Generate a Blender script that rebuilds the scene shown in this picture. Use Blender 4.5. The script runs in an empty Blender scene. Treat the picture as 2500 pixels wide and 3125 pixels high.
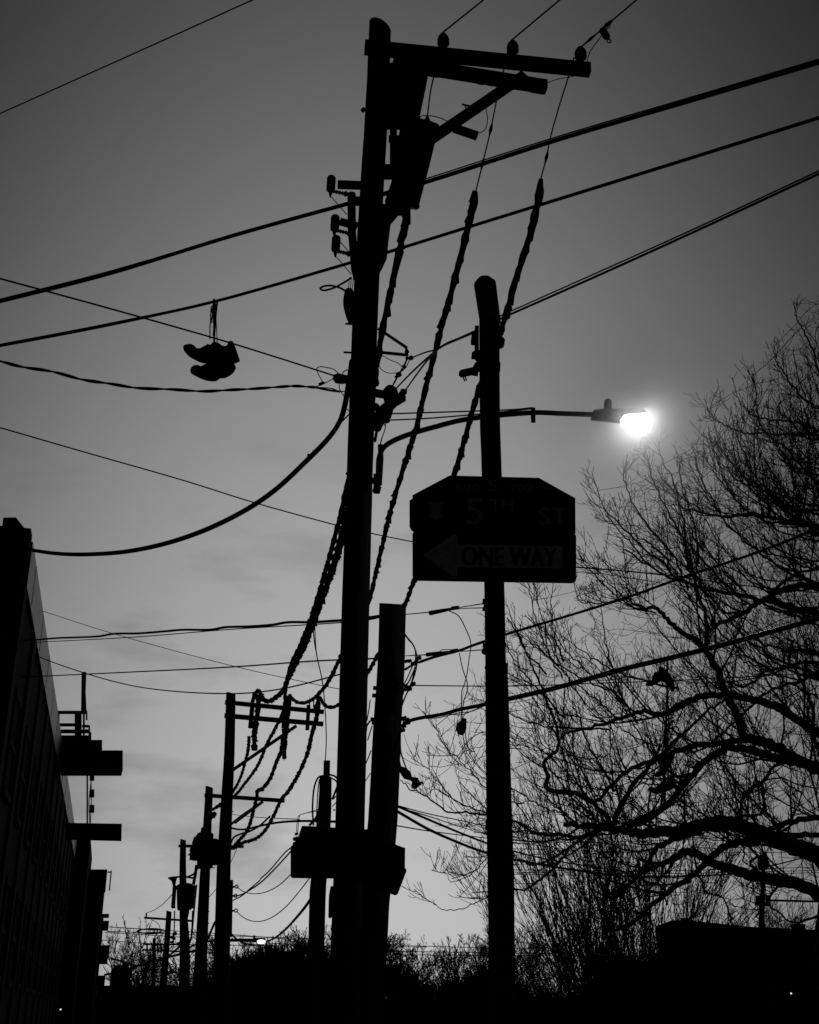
import bpy, math, random
import numpy as np
from mathutils import Vector, Matrix

rnd = random.Random(7)
C = bpy.context.scene
COL = C.collection

# ------------------------------------------------------------------ camera
F = 3550.0
PITCH = math.radians(23.5)
CAMZ = 1.6
cam_d = bpy.data.cameras.new("camera")
cam_d.sensor_fit = 'HORIZONTAL'
cam_d.sensor_width = 36.0
cam_d.lens = F / 2500.0 * 36.0
cam_d.clip_start = 0.05
cam_d.clip_end = 3000
cam = bpy.data.objects.new("camera", cam_d)
COL.objects.link(cam)
cam.location = (0, 0, CAMZ)
cam.rotation_euler = (math.radians(90) + PITCH, 0, 0)
C.camera = cam

# ------------------------------------------------------------------ world: dusk sky, monochrome
world = bpy.data.worlds.new("World")
C.world = world
world.use_nodes = True
wn, wl = world.node_tree.nodes, world.node_tree.links
wn.clear()

def wmath(op, a, b=None, clamp=False):
    n = wn.new('ShaderNodeMath'); n.operation = op; n.use_clamp = clamp
    for i, v in enumerate((a, b)):
        if v is None: continue
        if isinstance(v, (int, float)): n.inputs[i].default_value = v
        else: wl.new(v, n.inputs[i])
    return n.outputs[0]

out = wn.new('ShaderNodeOutputWorld')
bg = wn.new('ShaderNodeBackground')
tc = wn.new('ShaderNodeTexCoord')
sep = wn.new('ShaderNodeSeparateXYZ'); wl.new(tc.outputs['Generated'], sep.inputs[0])
AZ = math.radians(-2.5)                      # azimuth of the after-glow
dx = wmath('MULTIPLY', sep.outputs['X'], math.sin(AZ))
dy = wmath('MULTIPLY', sep.outputs['Y'], math.cos(AZ))
D = wmath('MAXIMUM', wmath('ADD', dx, dy), 0.0)
hx = wmath('MULTIPLY', sep.outputs['X'], sep.outputs['X'])
hy = wmath('MULTIPLY', sep.outputs['Y'], sep.outputs['Y'])
hl = wmath('MAXIMUM', wmath('SQRT', wmath('ADD', hx, hy)), 0.02)
caz = wmath('DIVIDE', D, hl)
glow = wmath('MULTIPLY', wmath('POWER', D, 4.6), wmath('POWER', caz, 9.0))
# thin dusk cloud
mp = wn.new('ShaderNodeMapping'); mp.inputs['Scale'].default_value = (1.0, 1.0, 3.2)
wl.new(tc.outputs['Generated'], mp.inputs[0])
no = wn.new('ShaderNodeTexNoise'); no.inputs['Scale'].default_value = 5.5
no.inputs['Detail'].default_value = 6.0; no.inputs['Roughness'].default_value = 0.55
wl.new(mp.outputs[0], no.inputs['Vector'])
cr = wn.new('ShaderNodeMapRange'); cr.inputs['From Min'].default_value = 0.52; cr.inputs['From Max'].default_value = 0.75
cr.inputs['To Min'].default_value = 1.0; cr.inputs['To Max'].default_value = 0.58
cr.clamp = True
wl.new(no.outputs['Fac'], cr.inputs['Value'])
low = wmath('MULTIPLY', wmath('SUBTRACT', 0.50, sep.outputs['Z']), 5.0, True)
cf = wmath('SUBTRACT', 1.0, wmath('MULTIPLY', wmath('SUBTRACT', 1.0, cr.outputs[0]), low))
glow = wmath('MULTIPLY', wmath('MULTIPLY', glow, 0.50), cf)
sky = wn.new('ShaderNodeTexSky'); sky.sky_type = 'NISHITA'; sky.sun_disc = False
sky.sun_elevation = math.radians(-3.0); sky.sun_rotation = AZ
bw = wn.new('ShaderNodeRGBToBW'); wl.new(sky.outputs[0], bw.inputs[0])
base = wmath('MULTIPLY', bw.outputs[0], 0.06)
tot = wmath('ADD', wmath('ADD', glow, base), 0.0022)
comb = wn.new('ShaderNodeCombineColor')
for i in range(3): wl.new(tot, comb.inputs[i])
wl.new(comb.outputs[0], bg.inputs['Color'])
bg.inputs['Strength'].default_value = 1.0
wl.new(bg.outputs[0], out.inputs['Surface'])

C.view_settings.view_transform = 'Standard'
C.view_settings.look = 'None'
C.view_settings.exposure = 0.0
C.view_settings.gamma = 1.0
C.view_settings.use_curve_mapping = False
C.cycles.volume_bounces = 0

# ------------------------------------------------------------------ geometry helpers
CP, SP = math.cos(PITCH), math.sin(PITCH)

def ray(px, py):
    x = px - 1250.0; y = 1562.5 - py
    return Vector((x, F * CP - y * SP, F * SP + y * CP))
def P(px, py, Y):
    r = ray(px, py); return Vector((0, 0, CAMZ)) + r * (Y / r.y)
def PZ(px, py, z):
    r = ray(px, py); return Vector((0, 0, CAMZ)) + r * ((z - CAMZ) / r.z)
def axial(p):
    return p.y * CP + (p.z - CAMZ) * SP
def pxm(w, p):
    return w * axial(p) / F

MATS = {}
def mat(name, col, rough=0.8, metallic=0.0, bump=0.0, scale=8.0, var=0.3, spec=0.3, stretch=(1, 1, 1)):
    if name in MATS: return MATS[name]
    m = bpy.data.materials.new(name); m.use_nodes = True
    nt = m.node_tree; b = nt.nodes['Principled BSDF']
    t = nt.nodes.new('ShaderNodeTexCoord'); mp = nt.nodes.new('ShaderNodeMapping')
    mp.inputs['Scale'].default_value = stretch
    nt.links.new(t.outputs['Object'], mp.inputs[0])
    n = nt.nodes.new('ShaderNodeTexNoise'); n.inputs['Scale'].default_value = scale
    n.inputs['Detail'].default_value = 6
    nt.links.new(mp.outputs[0], n.inputs['Vector'])
    r = nt.nodes.new('ShaderNodeMapRange')
    r.inputs['To Min'].default_value = col * (1 - var); r.inputs['To Max'].default_value = col * (1 + var)
    r.inputs['From Min'].default_value = 0.3; r.inputs['From Max'].default_value = 0.7
    nt.links.new(n.outputs['Fac'], r.inputs['Value'])
    c = nt.nodes.new('ShaderNodeCombineColor')
    for i in range(3): nt.links.new(r.outputs[0], c.inputs[i])
    nt.links.new(c.outputs[0], b.inputs['Base Color'])
    b.inputs['Roughness'].default_value = rough
    b.inputs['Metallic'].default_value = metallic
    b.inputs['Specular IOR Level'].default_value = spec
    if bump > 0:
        bp = nt.nodes.new('ShaderNodeBump'); bp.inputs['Strength'].default_value = bump
        bp.inputs['Distance'].default_value = 0.01
        nt.links.new(n.outputs['Fac'], bp.inputs['Height']); nt.links.new(bp.outputs[0], b.inputs['Normal'])
    MATS[name] = m; return m
def emit(name, strength, col=0.8):
    m = bpy.data.materials.new(name); m.use_nodes = True
    b = m.node_tree.nodes['Principled BSDF']
    b.inputs['Base Color'].default_value = (col, col, col, 1)
    b.inputs['Emission Color'].default_value = (1, 1, 1, 1)
    b.inputs['Emission Strength'].default_value = strength
    MATS[name] = m; return m

WOOD = mat('creosoted_wood', 0.035, 0.9, bump=0.6, scale=5, var=0.5, spec=0.1, stretch=(6, 6, 0.4))
TIMBER = mat('weathered_timber', 0.045, 0.9, bump=0.5, scale=7, var=0.4, spec=0.1)
STEEL = mat('painted_steel', 0.05, 0.75, bump=0.2, scale=20, var=0.3, spec=0.15)
GALV = mat('galvanised_steel', 0.10, 0.6, 0.3, bump=0.2, scale=25, var=0.3, spec=0.2)
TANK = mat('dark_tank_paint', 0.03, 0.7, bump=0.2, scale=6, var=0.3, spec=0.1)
CERAM = mat('brown_ceramic', 0.03, 0.6, scale=10, spec=0.15)
RUBBER = mat('black_cable_jacket', 0.012, 0.75, scale=10, var=0.2, spec=0.1)
GLOSSY = mat('smooth_cable_jacket', 0.03, 0.22, scale=10, var=0.2, spec=0.5)
WRAP = mat('frayed_cable_cover', 0.02, 0.95, bump=0.5, scale=30, var=0.4, spec=0.05)
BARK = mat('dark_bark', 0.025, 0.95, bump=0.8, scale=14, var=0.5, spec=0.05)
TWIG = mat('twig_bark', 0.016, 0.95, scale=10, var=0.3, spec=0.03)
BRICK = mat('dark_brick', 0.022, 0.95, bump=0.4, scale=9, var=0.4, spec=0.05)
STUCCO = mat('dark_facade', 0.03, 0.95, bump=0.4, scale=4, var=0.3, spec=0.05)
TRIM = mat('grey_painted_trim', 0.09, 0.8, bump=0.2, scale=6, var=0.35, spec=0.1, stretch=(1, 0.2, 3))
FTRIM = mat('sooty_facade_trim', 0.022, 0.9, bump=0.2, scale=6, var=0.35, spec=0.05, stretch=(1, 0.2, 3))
COPING = mat('pale_metal_coping', 0.12, 0.45, 0.45, bump=0.3, scale=2, var=0.4, spec=0.3, stretch=(1, 1, 5))
GLASS = mat('dark_window_glass', 0.01, 0.95, scale=3, spec=0.03)
SHOE = mat('dark_canvas', 0.03, 0.9, bump=0.3, scale=40, spec=0.05)
SOLE = mat('rubber_sole', 0.05, 0.8, scale=30, spec=0.1)
LACE = mat('lace_cord', 0.04, 0.9, spec=0.05)
SIGNG = mat('green_sign_sheeting', 0.035, 0.7, scale=12, var=0.25, spec=0.1)
SIGNK = mat('black_sign_sheeting', 0.010, 0.7, scale=12, var=0.25, spec=0.1)
SIGNW = mat('white_sign_sheeting', 0.8, 0.7, scale=25, var=0.25, spec=0.1)
SIGNB = mat('bare_sign_back', 0.06, 0.7, scale=12, var=0.3, spec=0.1)
ASPH = mat('asphalt', 0.05, 0.95, bump=0.5, scale=30, var=0.3, spec=0.1)
CONC = mat('concrete', 0.12, 0.95, bump=0.4, scale=10, var=0.25, spec=0.1)
SOIL = mat('dry_grass_soil', 0.04, 1.0, bump=0.5, scale=3, var=0.4, spec=0.02)
PAINT = mat('road_paint', 0.5, 0.8, scale=20, var=0.3, spec=0.1)
LAMPGLASS = emit('lit_lamp_glass', 90.0)
FARLAMP = emit('lit_far_lamp_glass', 1.8)
SMALLLAMP = emit('lit_porch_glass', 1.2)

def perp(d):
    d = d.normalized()
    a = Vector((0, 0, 1)) if abs(d.z) < 0.9 else Vector((1, 0, 0))
    u = d.cross(a).normalized(); v = d.cross(u).normalized()
    return u, v

class MB:
    def __init__(s): s.v = []; s.f = []
    def add(s, vs, fs):
        o = len(s.v); s.v += [tuple(x) for x in vs]; s.f += [tuple(i + o for i in f) for f in fs]
        return s
    def tube(s, pts, r, n=8, cap=True, jit=None):
        pts = [Vector(p) for p in pts]
        m = len(pts)
        if isinstance(r, (int, float)): r = [r] * m
        vs = []; fs = []; u = None
        for i, p in enumerate(pts):
            d = (pts[min(i + 1, m - 1)] - pts[max(i - 1, 0)])
            if d.length < 1e-9: d = Vector((0, 0, 1))
            d.normalize()
            if u is None: u, v = perp(d)
            else:
                u = u - d * u.dot(d)
                if u.length < 1e-6: u, v = perp(d)
                u.normalize(); v = d.cross(u)
            for k in range(n):
                a = 2 * math.pi * k / n
                rr = r[i] * (jit() if jit else 1.0)
                vs.append(p + (u * math.cos(a) + v * math.sin(a)) * rr)
        for i in range(m - 1):
            for k in range(n):
                a = i * n + k; b = i * n + (k + 1) % n
                fs.append((a, b, b + n, a + n))
        if cap:
            fs.append(tuple(range(n))[::-1]); fs.append(tuple((m - 1) * n + k for k in range(n)))
        return s.add(vs, fs)
    def hexa(s, c):      # 8 corners: bottom 4 ccw, top 4 ccw
        return s.add(c, [(3, 2, 1, 0), (4, 5, 6, 7), (0, 1, 5, 4), (1, 2, 6, 5), (2, 3, 7, 6), (3, 0, 4, 7)])
    def box(s, c, half, X=Vector((1, 0, 0)), Yv=Vector((0, 1, 0)), Z=Vector((0, 0, 1))):
        c = Vector(c); a, b, h = half
        cs = []
        for z in (-h, h):
            for x, y in ((-a, -b), (a, -b), (a, b), (-a, b)):
                cs.append(c + X * x + Yv * y + Z * z)
        return s.hexa(cs)
    def beam(s, p0, p1, w, h, up=Vector((0, 0, 1))):
        p0, p1 = Vector(p0), Vector(p1)
        d = (p1 - p0); L = d.length; d.normalize()
        side = d.cross(up).normalized(); u = side.cross(d).normalized()
        return s.box((p0 + p1) / 2, (L / 2, w / 2, h / 2), d, side, u)
    def plate(s, poly, thick):   # polygon of 3D points, extruded away from the camera side
        poly = [Vector(p) for p in poly]
        n = len(poly); t = Vector(thick)
        vs = poly + [p + t for p in poly]
        fs = [tuple(range(n)), tuple(range(2 * n - 1, n - 1, -1))]
        fs += [(i, i + n, (i + 1) % n + n, (i + 1) % n) for i in range(n)]
        return s.add(vs, fs)
    def lathe(s, a, b, prof, n=14):  # prof: (t along a->b, radius)
        a, b = Vector(a), Vector(b)
        return s.tube([a.lerp(b, t) for t, _ in prof], [max(r, 1e-4) for _, r in prof], n)
    def torus(s, c, R, r, nrm, n=14, k=6):
        u, v = perp(Vector(nrm))
        pts = [Vector(c) + (u * math.cos(2 * math.pi * i / n) + v * math.sin(2 * math.pi * i / n)) * R for i in range(n + 1)]
        return s.tube(pts, r, k, cap=False)

ORG = {}
def link(o, parent=None, label=None, cat=None, group=None, kind=None):
    COL.objects.link(o)
    if parent is not None: o.parent = parent
    if label: o['label'] = label
    if cat: o['category'] = cat
    if group: o['group'] = group
    if kind: o['kind'] = kind
    return o
def thing(name, loc, label, cat, group=None, kind=None):
    o = bpy.data.objects.new(name, None); o.empty_display_size = 0.2
    o.location = loc; ORG[o.name] = Vector(loc)
    return link(o, None, label, cat, group, kind)
def part(name, mb, m, parent=None, label=None, cat=None, group=None, kind=None, smooth=False):
    me = bpy.data.meshes.new(name)
    vs = mb.v
    if parent is not None: o0 = ORG[parent.name]
    else:
        a = np.array([tuple(v) for v in vs]); mn = a.min(0); mx = a.max(0)
        o0 = Vector(((mn[0] + mx[0]) / 2, (mn[1] + mx[1]) / 2, mn[2]))
    me.from_pydata([(v[0] - o0.x, v[1] - o0.y, v[2] - o0.z) for v in vs], [], mb.f)
    me.materials.append(m)
    if smooth:
        me.polygons.foreach_set('use_smooth', [True] * len(me.polygons))
    me.update()
    o = bpy.data.objects.new(name, me)
    if parent is None: o.location = o0
    ORG[o.name] = o0
    return link(o, parent, label, cat, group, kind)

def crom(pts, sub=6):
    pts = [Vector(p) for p in pts]
    if len(pts) < 3:
        return [pts[0].lerp(pts[-1], i / sub) for i in range(sub + 1)]
    q = [2 * pts[0] - pts[1]] + pts + [2 * pts[-1] - pts[-2]]
    o = []
    for i in range(1, len(q) - 2):
        p0, p1, p2, p3 = q[i - 1], q[i], q[i + 1], q[i + 2]
        for k in range(sub):
            t = k / sub
            o.append(0.5 * ((2 * p1) + (p2 - p0) * t + (2 * p0 - 5 * p1 + 4 * p2 - p3) * t * t + (3 * p1 - p0 - 3 * p2 + p3) * t ** 3))
    o.append(pts[-1]); return o

def path_y(px, Y0, Y1):
    """image-traced line whose two ends stand at depths Y0 and Y1; 1/Y runs evenly between"""
    L = [0.0]
    for a, b in zip(px, px[1:]): L.append(L[-1] + math.hypot(b[0] - a[0], b[1] - a[1]))
    return [P(p[0], p[1], 1.0 / ((1 - l / L[-1]) / Y0 + (l / L[-1]) / Y1)) for p, l in zip(px, L)]
def path_z(px, z): return [PZ(p[0], p[1], z) for p in px]

def wire_mb(pts, w, n=6, sub=6, mb=None):
    pts = crom(pts, sub); mb = mb or MB()
    r = pxm(w, pts[len(pts) // 2]) / 2
    return mb.tube(pts, r, n)
def wire(name, pts, w, label, cat='cable', group=None, m=None, parent=None, sub=6):
    return part(name, wire_mb(pts, w, sub=sub), m or RUBBER, parent, label if parent is None else None, cat if parent is None else None, group, smooth=True)

def ragged(pts, w, rag=1.0, seed=1):
    """cable in a frayed tree-guard cover: sleeves that overlap, torn edges"""
    rr = random.Random(seed)
    pts = crom(pts, 5)
    # resample
    out_ = [pts[0]]; mb = MB()
    L = sum((b - a).length for a, b in zip(pts, pts[1:]))
    step = 0.05 if L < 16 else 0.09
    acc = 0.0
    for a, b in zip(pts, pts[1:]):
        d = (b - a).length; t = step - acc
        while t < d:
            out_.append(a.lerp(b, t / d)); t += step
        acc = d - (t - step)
    out_.append(pts[-1])
    wm = w if isinstance(w, (int, float)) else None
    r0 = pxm(w, out_[0]) / 2 if False else w / 2
    rad = []; ph = 0.0; sl = rr.uniform(.35, .6)
    for p in out_:
        ph += step / sl
        if ph > 1: ph = 0; sl = rr.uniform(.3, .7)
        rad.append(r0 * (0.85 + 0.38 * (1 - ph) ** 2 + rr.uniform(-.06, .1) * rag))
    for i_, k_ in enumerate((.55, .9, 1.15, 1.2, 1.1)): rad[i_] = r0 * k_
    mb.tube(out_, rad, 7, jit=lambda: 1 + rr.uniform(-.13, .15) * rag)
    for i in range(1, len(out_) - 1):
        if rr.random() < 0.5 * rag:
            d = (out_[i + 1] - out_[i]).normalized(); u, v = perp(d)
            a = rr.uniform(0, 6.28); n = u * math.cos(a) + v * math.sin(a)
            if n.z > 0.4: n.z *= -1
            n.normalize()
            s_ = r0 * rr.uniform(.4, 1.1) * rag; t = d.cross(n) * r0 * .5
            b = out_[i] + n * r0 * 0.8
            l = d * step * rr.uniform(.6, 1.5)
            mb.add([b - l + t, b - l - t, b + l, b + n * s_ + l * .6], [(0, 1, 3), (1, 2, 3), (2, 0, 3), (0, 2, 1)])
    return mb
#%%
# ------------------------------------------------------------------ ground, road, pavement
g = MB(); g.add([(-900, -60, 0), (900, -60, 0), (900, 1600, 0), (-900, 1600, 0)], [(0, 1, 2, 3)])
part('ground', g, SOIL, kind='structure')
SD = Vector((-0.21, 1, 0)).normalized(); SN = Vector((SD.y, -SD.x, 0))
def strip(name, a, b, z, m, kind='structure', s0=-30, s1=400, base=Vector((0, 12, 0))):
    q = [base + SD * s0 + SN * a, base + SD * s0 + SN * b, base + SD * s1 + SN * b, base + SD * s1 + SN * a]
    mb = MB()
    if z > 0.05:
        mb.hexa([Vector((p.x, p.y, 0.001)) for p in q] + [Vector((p.x, p.y, z)) for p in q])
    else: mb.add([Vector((p.x, p.y, z)) for p in q], [(0, 1, 2, 3)])
    return part(name, mb, m, kind=kind)
strip('road', 0.8, 8.6, 0.004, ASPH)
strip('kerb', 0.62, 0.797, 0.13, CONC)
strip('pavement', -4.4, 0.617, 0.12, CONC)
strip('kerb', 8.603, 8.78, 0.13, CONC)
strip('pavement', 8.783, 12.0, 0.12, CONC)
strip('lane_marking', 4.6, 4.72, 0.008, PAINT)

# ------------------------------------------------------------------ left building
WALLD = Vector((-0.2416, 1, 0)).normalized()
WALLN = Vector((WALLD.y, -WALLD.x, 0))
Yc = 19.6
corner = P(80, 1700, Yc); topz = P(86, 1640, Yc).z
corner.z = 0
bld = thing('brick_warehouse', corner, "tall dark brick building at the left edge with pale metal coping along its roof", 'building')
L1 = 46.0
def wallpt(s, off, z): 
    p = corner + WALLD * s + WALLN * off; return Vector((p.x, p.y, z))
back = Vector((-14, -2.5, 0))
mb = MB()
q = [wallpt(0, 0, 0), wallpt(L1, 0, 0), wallpt(L1, -14, 0), wallpt(0, -14, 0)]
mb.hexa([q[3], q[0], q[1], q[2]] + [Vector((p.x, p.y, topz - .45)) for p in (q[3], q[0], q[1], q[2])])
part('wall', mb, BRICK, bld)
# coping: sloped pale flashing over the long wall
mb = MB()
h0, h1 = topz - 0.80, topz + 0.12
prof = [(-0.35, topz + .02), (0.055, topz + .02), (0.06, topz - .80), (0.06, topz - .86), (0.002, topz - .86), (0.002, topz - .449), (-.35, topz - .449)]
vs = []; n = len(prof)
for s in (0.25, L1): vs += [wallpt(s, a, z) for a, z in prof]
mb.add(vs, [tuple(range(n)), tuple(range(2 * n - 1, n - 1, -1))] + [(i, i + n, (i + 1) % n + n, (i + 1) % n) for i in range(n)])
part('coping', mb, COPING, bld)
# coping seams
s = 1.5
while s < L1:
    mb = MB(); mb.beam(wallpt(s, .055, topz + .0), wallpt(s, .061, topz - .80), .012, .04, WALLD)
    part('seam', mb, TRIM, bld); s += 3.1
# end wall cap, step and chimney
mb = MB(); mb.hexa([wallpt(-.15, -14, topz - .449), wallpt(-.15, .03, topz - .449), wallpt(.24, .03, topz - .449), wallpt(.24, -14, topz - .449),
          wallpt(-.15, -14, topz + .12), wallpt(-.15, .03, topz + .12), wallpt(.24, .03, topz + .12), wallpt(.24, -14, topz + .12)])
part('parapet', mb, BRICK, bld)
cz = P(30, 1579, Yc + .3).z
a = P(10, 1579, Yc + .3); b = P(49, 1579, Yc + .3); 
mb = MB()
mb.hexa([(a.x, a.y, topz), (b.x + .06, b.y, topz), (b.x + .06, b.y + .5, topz), (a.x, a.y + .5, topz), (a.x, a.y, cz), (b.x, b.y, cz), (b.x, b.y + .5, cz), (a.x, a.y + .5, cz)])
part('chimney', mb, BRICK, bld)
# end wall second window column and pilasters on the long wall
s = 0.0; k = 0
while s < L1 - 2:
    for (w_, off) in ((.55, .055),):
        mb = MB(); c = wallpt(s + .3, off / 2, 0)
        mb.box((c.x, c.y, (topz - .87) / 2), (w_ / 2, off / 2, (topz - .87) / 2), WALLD, WALLN)
        part('pilaster', mb, FTRIM, bld)
    for zz in (2.3, 5.3):
        if zz + 1.9 > topz - 1: continue
        c = wallpt(s + 1.9, .002, zz + .9)
        fr = MB(); 
        fr.box(c + WALLN * .02, (.62, .02, .06), WALLD, WALLN); fr.box(c + WALLN * .02 + Vector((0, 0, .9)), (.62, .02, .06), WALLD, WALLN)
        fr.box(c + WALLN * .02 + Vector((0, 0, -.9)), (.66, .05, .06), WALLD, WALLN)
        for sx in (-.59, .59): fr.box(c + WALLN * .02 + WALLD * sx, (.03, .02, .84), WALLD, WALLN)
        w = part('window', fr, FTRIM, bld)
        for dz in (-.44, .44):
            gl = MB(); gl.box(c + WALLN * .008 + Vector((0, 0, dz)), (.56, .006, .38), WALLD, WALLN)
            part('pane', gl, GLASS, w)
    s += 3.2; k += 1
# ------------------------------------------------------------------ fire escape on the building front
def slab(mb, x0, y0, x1, y1, Y, dep):
    a = P(x0, y0, Y); b = P(x1, y0, Y); c = P(x1, y1, Y); d = P(x0, y1, Y)
    return mb.plate([d, c, b, a], ((a.x + b.x) / 2 / Y * dep, dep, 0))
YF = 38.0
fe = thing('fire_escape', P(250, 2720, YF), "black iron fire escape with two slab landings sticking out from the left building", 'fire escape')
def fep(name, rects, dep=0.12, Y=YF, m=STEEL):
    mb = MB()
    for r in rects: slab(mb, *r, Y, dep)
    return part(name, mb, m, fe)
mb = MB(); mb.plate([P(247, 2172, YF + .2), P(262, 2172, YF + .2), P(259, 2110, YF + .2), P(261, 2050, YF + .2), P(249, 2050, YF + .2)], (0, .12, 0)); part('post', mb, STEEL, fe)
fep('rail', [(172, 2169, 266, 2177)]); fep('rail', [(180, 2207, 228, 2215), (250, 2212, 272, 2218)]); fep('rail', [(180, 2226, 272, 2236)])
fep('rail', [(182, 2244, 275, 2262)])
fep('post', [(172, 2170, 182, 2262)], .1, YF + .15); fep('post', [(228, 2172, 249, 2262)], .1, YF + .15)
fep('post', [(253, 2178, 259, 2262)], .1, YF + .3); fep('post', [(262, 2171, 267, 2196)], .1, YF + .3); fep('post', [(270, 2214, 275, 2262)], .1, YF + .3); fep('post', [(274, 2234, 279, 2262)], .1, YF + .35)
fep('landing', [(176, 2258, 312, 2292)], 1.2, YF - .3); fep('landing', [(170, 2290, 375, 2350)], 1.0, YF - .35)
mb = MB(); mb.plate([P(200, 2511, YF), P(200, 2550, YF), P(371, 2554, YF), P(372, 2514, YF)][::-1], (-.23, 1.0, 0)); part('landing', mb, STEEL, fe)
for yy in ((2356, 2380), (2409, 2431), (2456, 2478)):
    fep('bracket', [(274, yy[0], 288, yy[1])], .2)
fep('stringer', [(264, 2348, 269, 2512)], .1, YF + .2)
mb = MB(); wire_mb([P(276, 2350, YF), P(279, 2430, YF), P(276, 2512, YF)], 3, mb=mb); wire_mb([P(283, 2350, YF), P(272, 2440, YF), P(274, 2512, YF)], 3, mb=mb)
part('ladder_rail', mb, STEEL, fe)

# ------------------------------------------------------------------ further row houses on the left
def house(label, Y, rects, group, name='row_house', m=STUCCO, dep=8.0, windows=True, k=-0.2416):
    x0 = min(r[0] for r in rects); y1 = 3106
    base = P((rects[0][0] + rects[0][2]) / 2, 3000, Y); base.z = 0
    h = thing(name, base, label, 'building', group)
    for i, (a, b, c, d, nm) in enumerate(rects):
        p0 = P(a, b, Y); p1 = P(c, b, Y); zt = p0.z; zb = max(0.0, P(a, d, Y).z) if d < 3100 else 0
        mb = MB(); off = {'wall': 0, 'cornice': -.25, 'bay': -.5, 'chimney': .8, 'frame': -.1, 'roof': -.2}.get(nm, 0)
        dd = dep if nm in ('wall', 'roof') else (0.8 if nm != 'frame' else .1)
        q = k * dd
        mb.hexa([(p0.x, Y + off, zb), (p1.x, Y + off, zb), (p1.x + q, Y + off + dd, zb), (p0.x + q, Y + off + dd, zb), (p0.x, Y + off, zt), (p1.x, Y + off, zt), (p1.x + q, Y + off + dd, zt), (p0.x + q, Y + off + dd, zt)])
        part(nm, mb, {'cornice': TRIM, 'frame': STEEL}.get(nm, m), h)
        if nm == 'wall' and windows:
            W = p1.x - p0.x; nn = max(1, int(W / 2.4))
            for kx in range(nn):
                for zz in (1.2, 4.2):
                    if zz + 1.5 > zt - .3: continue
                    cx = p0.x + W * (kx + .5) / nn
                    f = MB(); 
                    f.box((cx, Y - .03, zz), (.5, .028, .06)); f.box((cx, Y - .03, zz + 1.4), (.5, .028, .06))
                    for sx in (-.46, .46): f.box((cx + sx, Y - .03, zz + .7), (.04, .028, .638))
                    w = part('window', f, TRIM, h)
                    gl = MB(); gl.box((cx, Y - .012, zz + .7), (.418, .01, .637)); part('pane', gl, GLASS, w)
    return h
GH = 'row houses further down the street'
house("narrow row house directly behind the fire escape, flat roof", 60, [(150, 2560, 277, 3106, 'wall')], GH)
house("row house with a bay and a thin sign frame beyond the fire escape", 66, [(150, 2658, 322, 3106, 'wall'), (200, 2655, 331, 2672, 'cornice'), (330, 2660, 343, 2664, 'frame'), (339, 2658, 343, 2718, 'frame'), (322, 2664, 334, 2722, 'bay')], GH)
house("row house with two stepped cornices low at the left street line", 74, [(150, 2793, 316, 3106, 'wall'), (200, 2790, 336, 2800, 'cornice'), (200, 2812, 339, 2840, 'bay'), (200, 2886, 342, 2925, 'bay'), (200, 2925, 332, 2942, 'cornice'), (200, 2978, 328, 3008, 'bay')], GH)
house("low far house left of the smallest poles, gabled end", 105, [(340, 2955, 402, 3106, 'wall'), (350, 2946, 392, 2958, 'roof'), (255, 3008, 620, 3106, 'wall')], GH)
house("low dark garage block behind the big pole group", 80, [(560, 3018, 1040, 3106, 'wall')], GH, 'garage')
house("low dark wall of sheds behind the sign pole", 85, [(1040, 3048, 1820, 3106, 'wall')], GH, 'shed_row')
# right side
rb = house("dark flat-roofed house at lower right with a stubby chimney and sloping roofline", 45, [(2002, 2840, 2486, 3106, 'wall'), (2092, 2796, 2122, 2830, 'chimney'), (2440, 2815, 2478, 2850, 'chimney')], None, k=.2)
mb = MB(); mb.plate([P(2000, 2828, 44.8), P(2000, 2842, 44.8), P(2600, 2850, 44.8), P(2600, 2842, 44.8), P(2300, 2829, 44.8), P(2130, 2812, 44.8), P(2052, 2808, 44.8)][::-1], (1.7, 8.4, 0)); part('roof', mb, STUCCO, rb)
mb = MB(); p0 = P(2486, 2840, 45); p1 = P(2900, 2840, 45)
mb.hexa([(p0.x, 45.01, 0), (p1.x, 45.01, 0), (p1.x, 53, 0), (p0.x, 53, 0), (p0.x, 45.01, p0.z), (p1.x, 45.01, p0.z), (p1.x, 53, p0.z), (p0.x, 53, p0.z)]); part('side_wing', mb, STUCCO, rb)
house("lower dark annex between the upright trees and the flat-roofed house", 48, [(1812, 2935, 2070, 3106, 'wall'), (1860, 2920, 1925, 2937, 'roof')], None, 'annex', k=.15)
# small lit lamps
def porch(px, py, Y, label, r=2.4):
    c = P(px, py, Y)
    t = thing('porch_light', c, label, 'lamp')
    R = pxm(r, c)
    mb = MB(); mb.lathe(c - Vector((0, 0, R)), c + Vector((0, 0, R)), [(0, .1 * R), (.2, .8 * R), (.5, R), (.8, .8 * R), (1, .1 * R)], 10); part('globe', mb, SMALLLAMP, t)
    mb = MB(); mb.box(c + Vector((0, .03 + R, R)), (R * .5, R * .8, R * .3)); part('bracket', mb, STEEL, t)
porch(185, 3081, 19.2, "tiny lit lamp low on the left building, near the bottom left corner")
porch(997, 2964, 78, "tiny lit lamp far off just left of the main pole base", 1.8)
porch(2415, 3032, 44.5, "tiny lit lamp on the dark house at the lower right")
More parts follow.
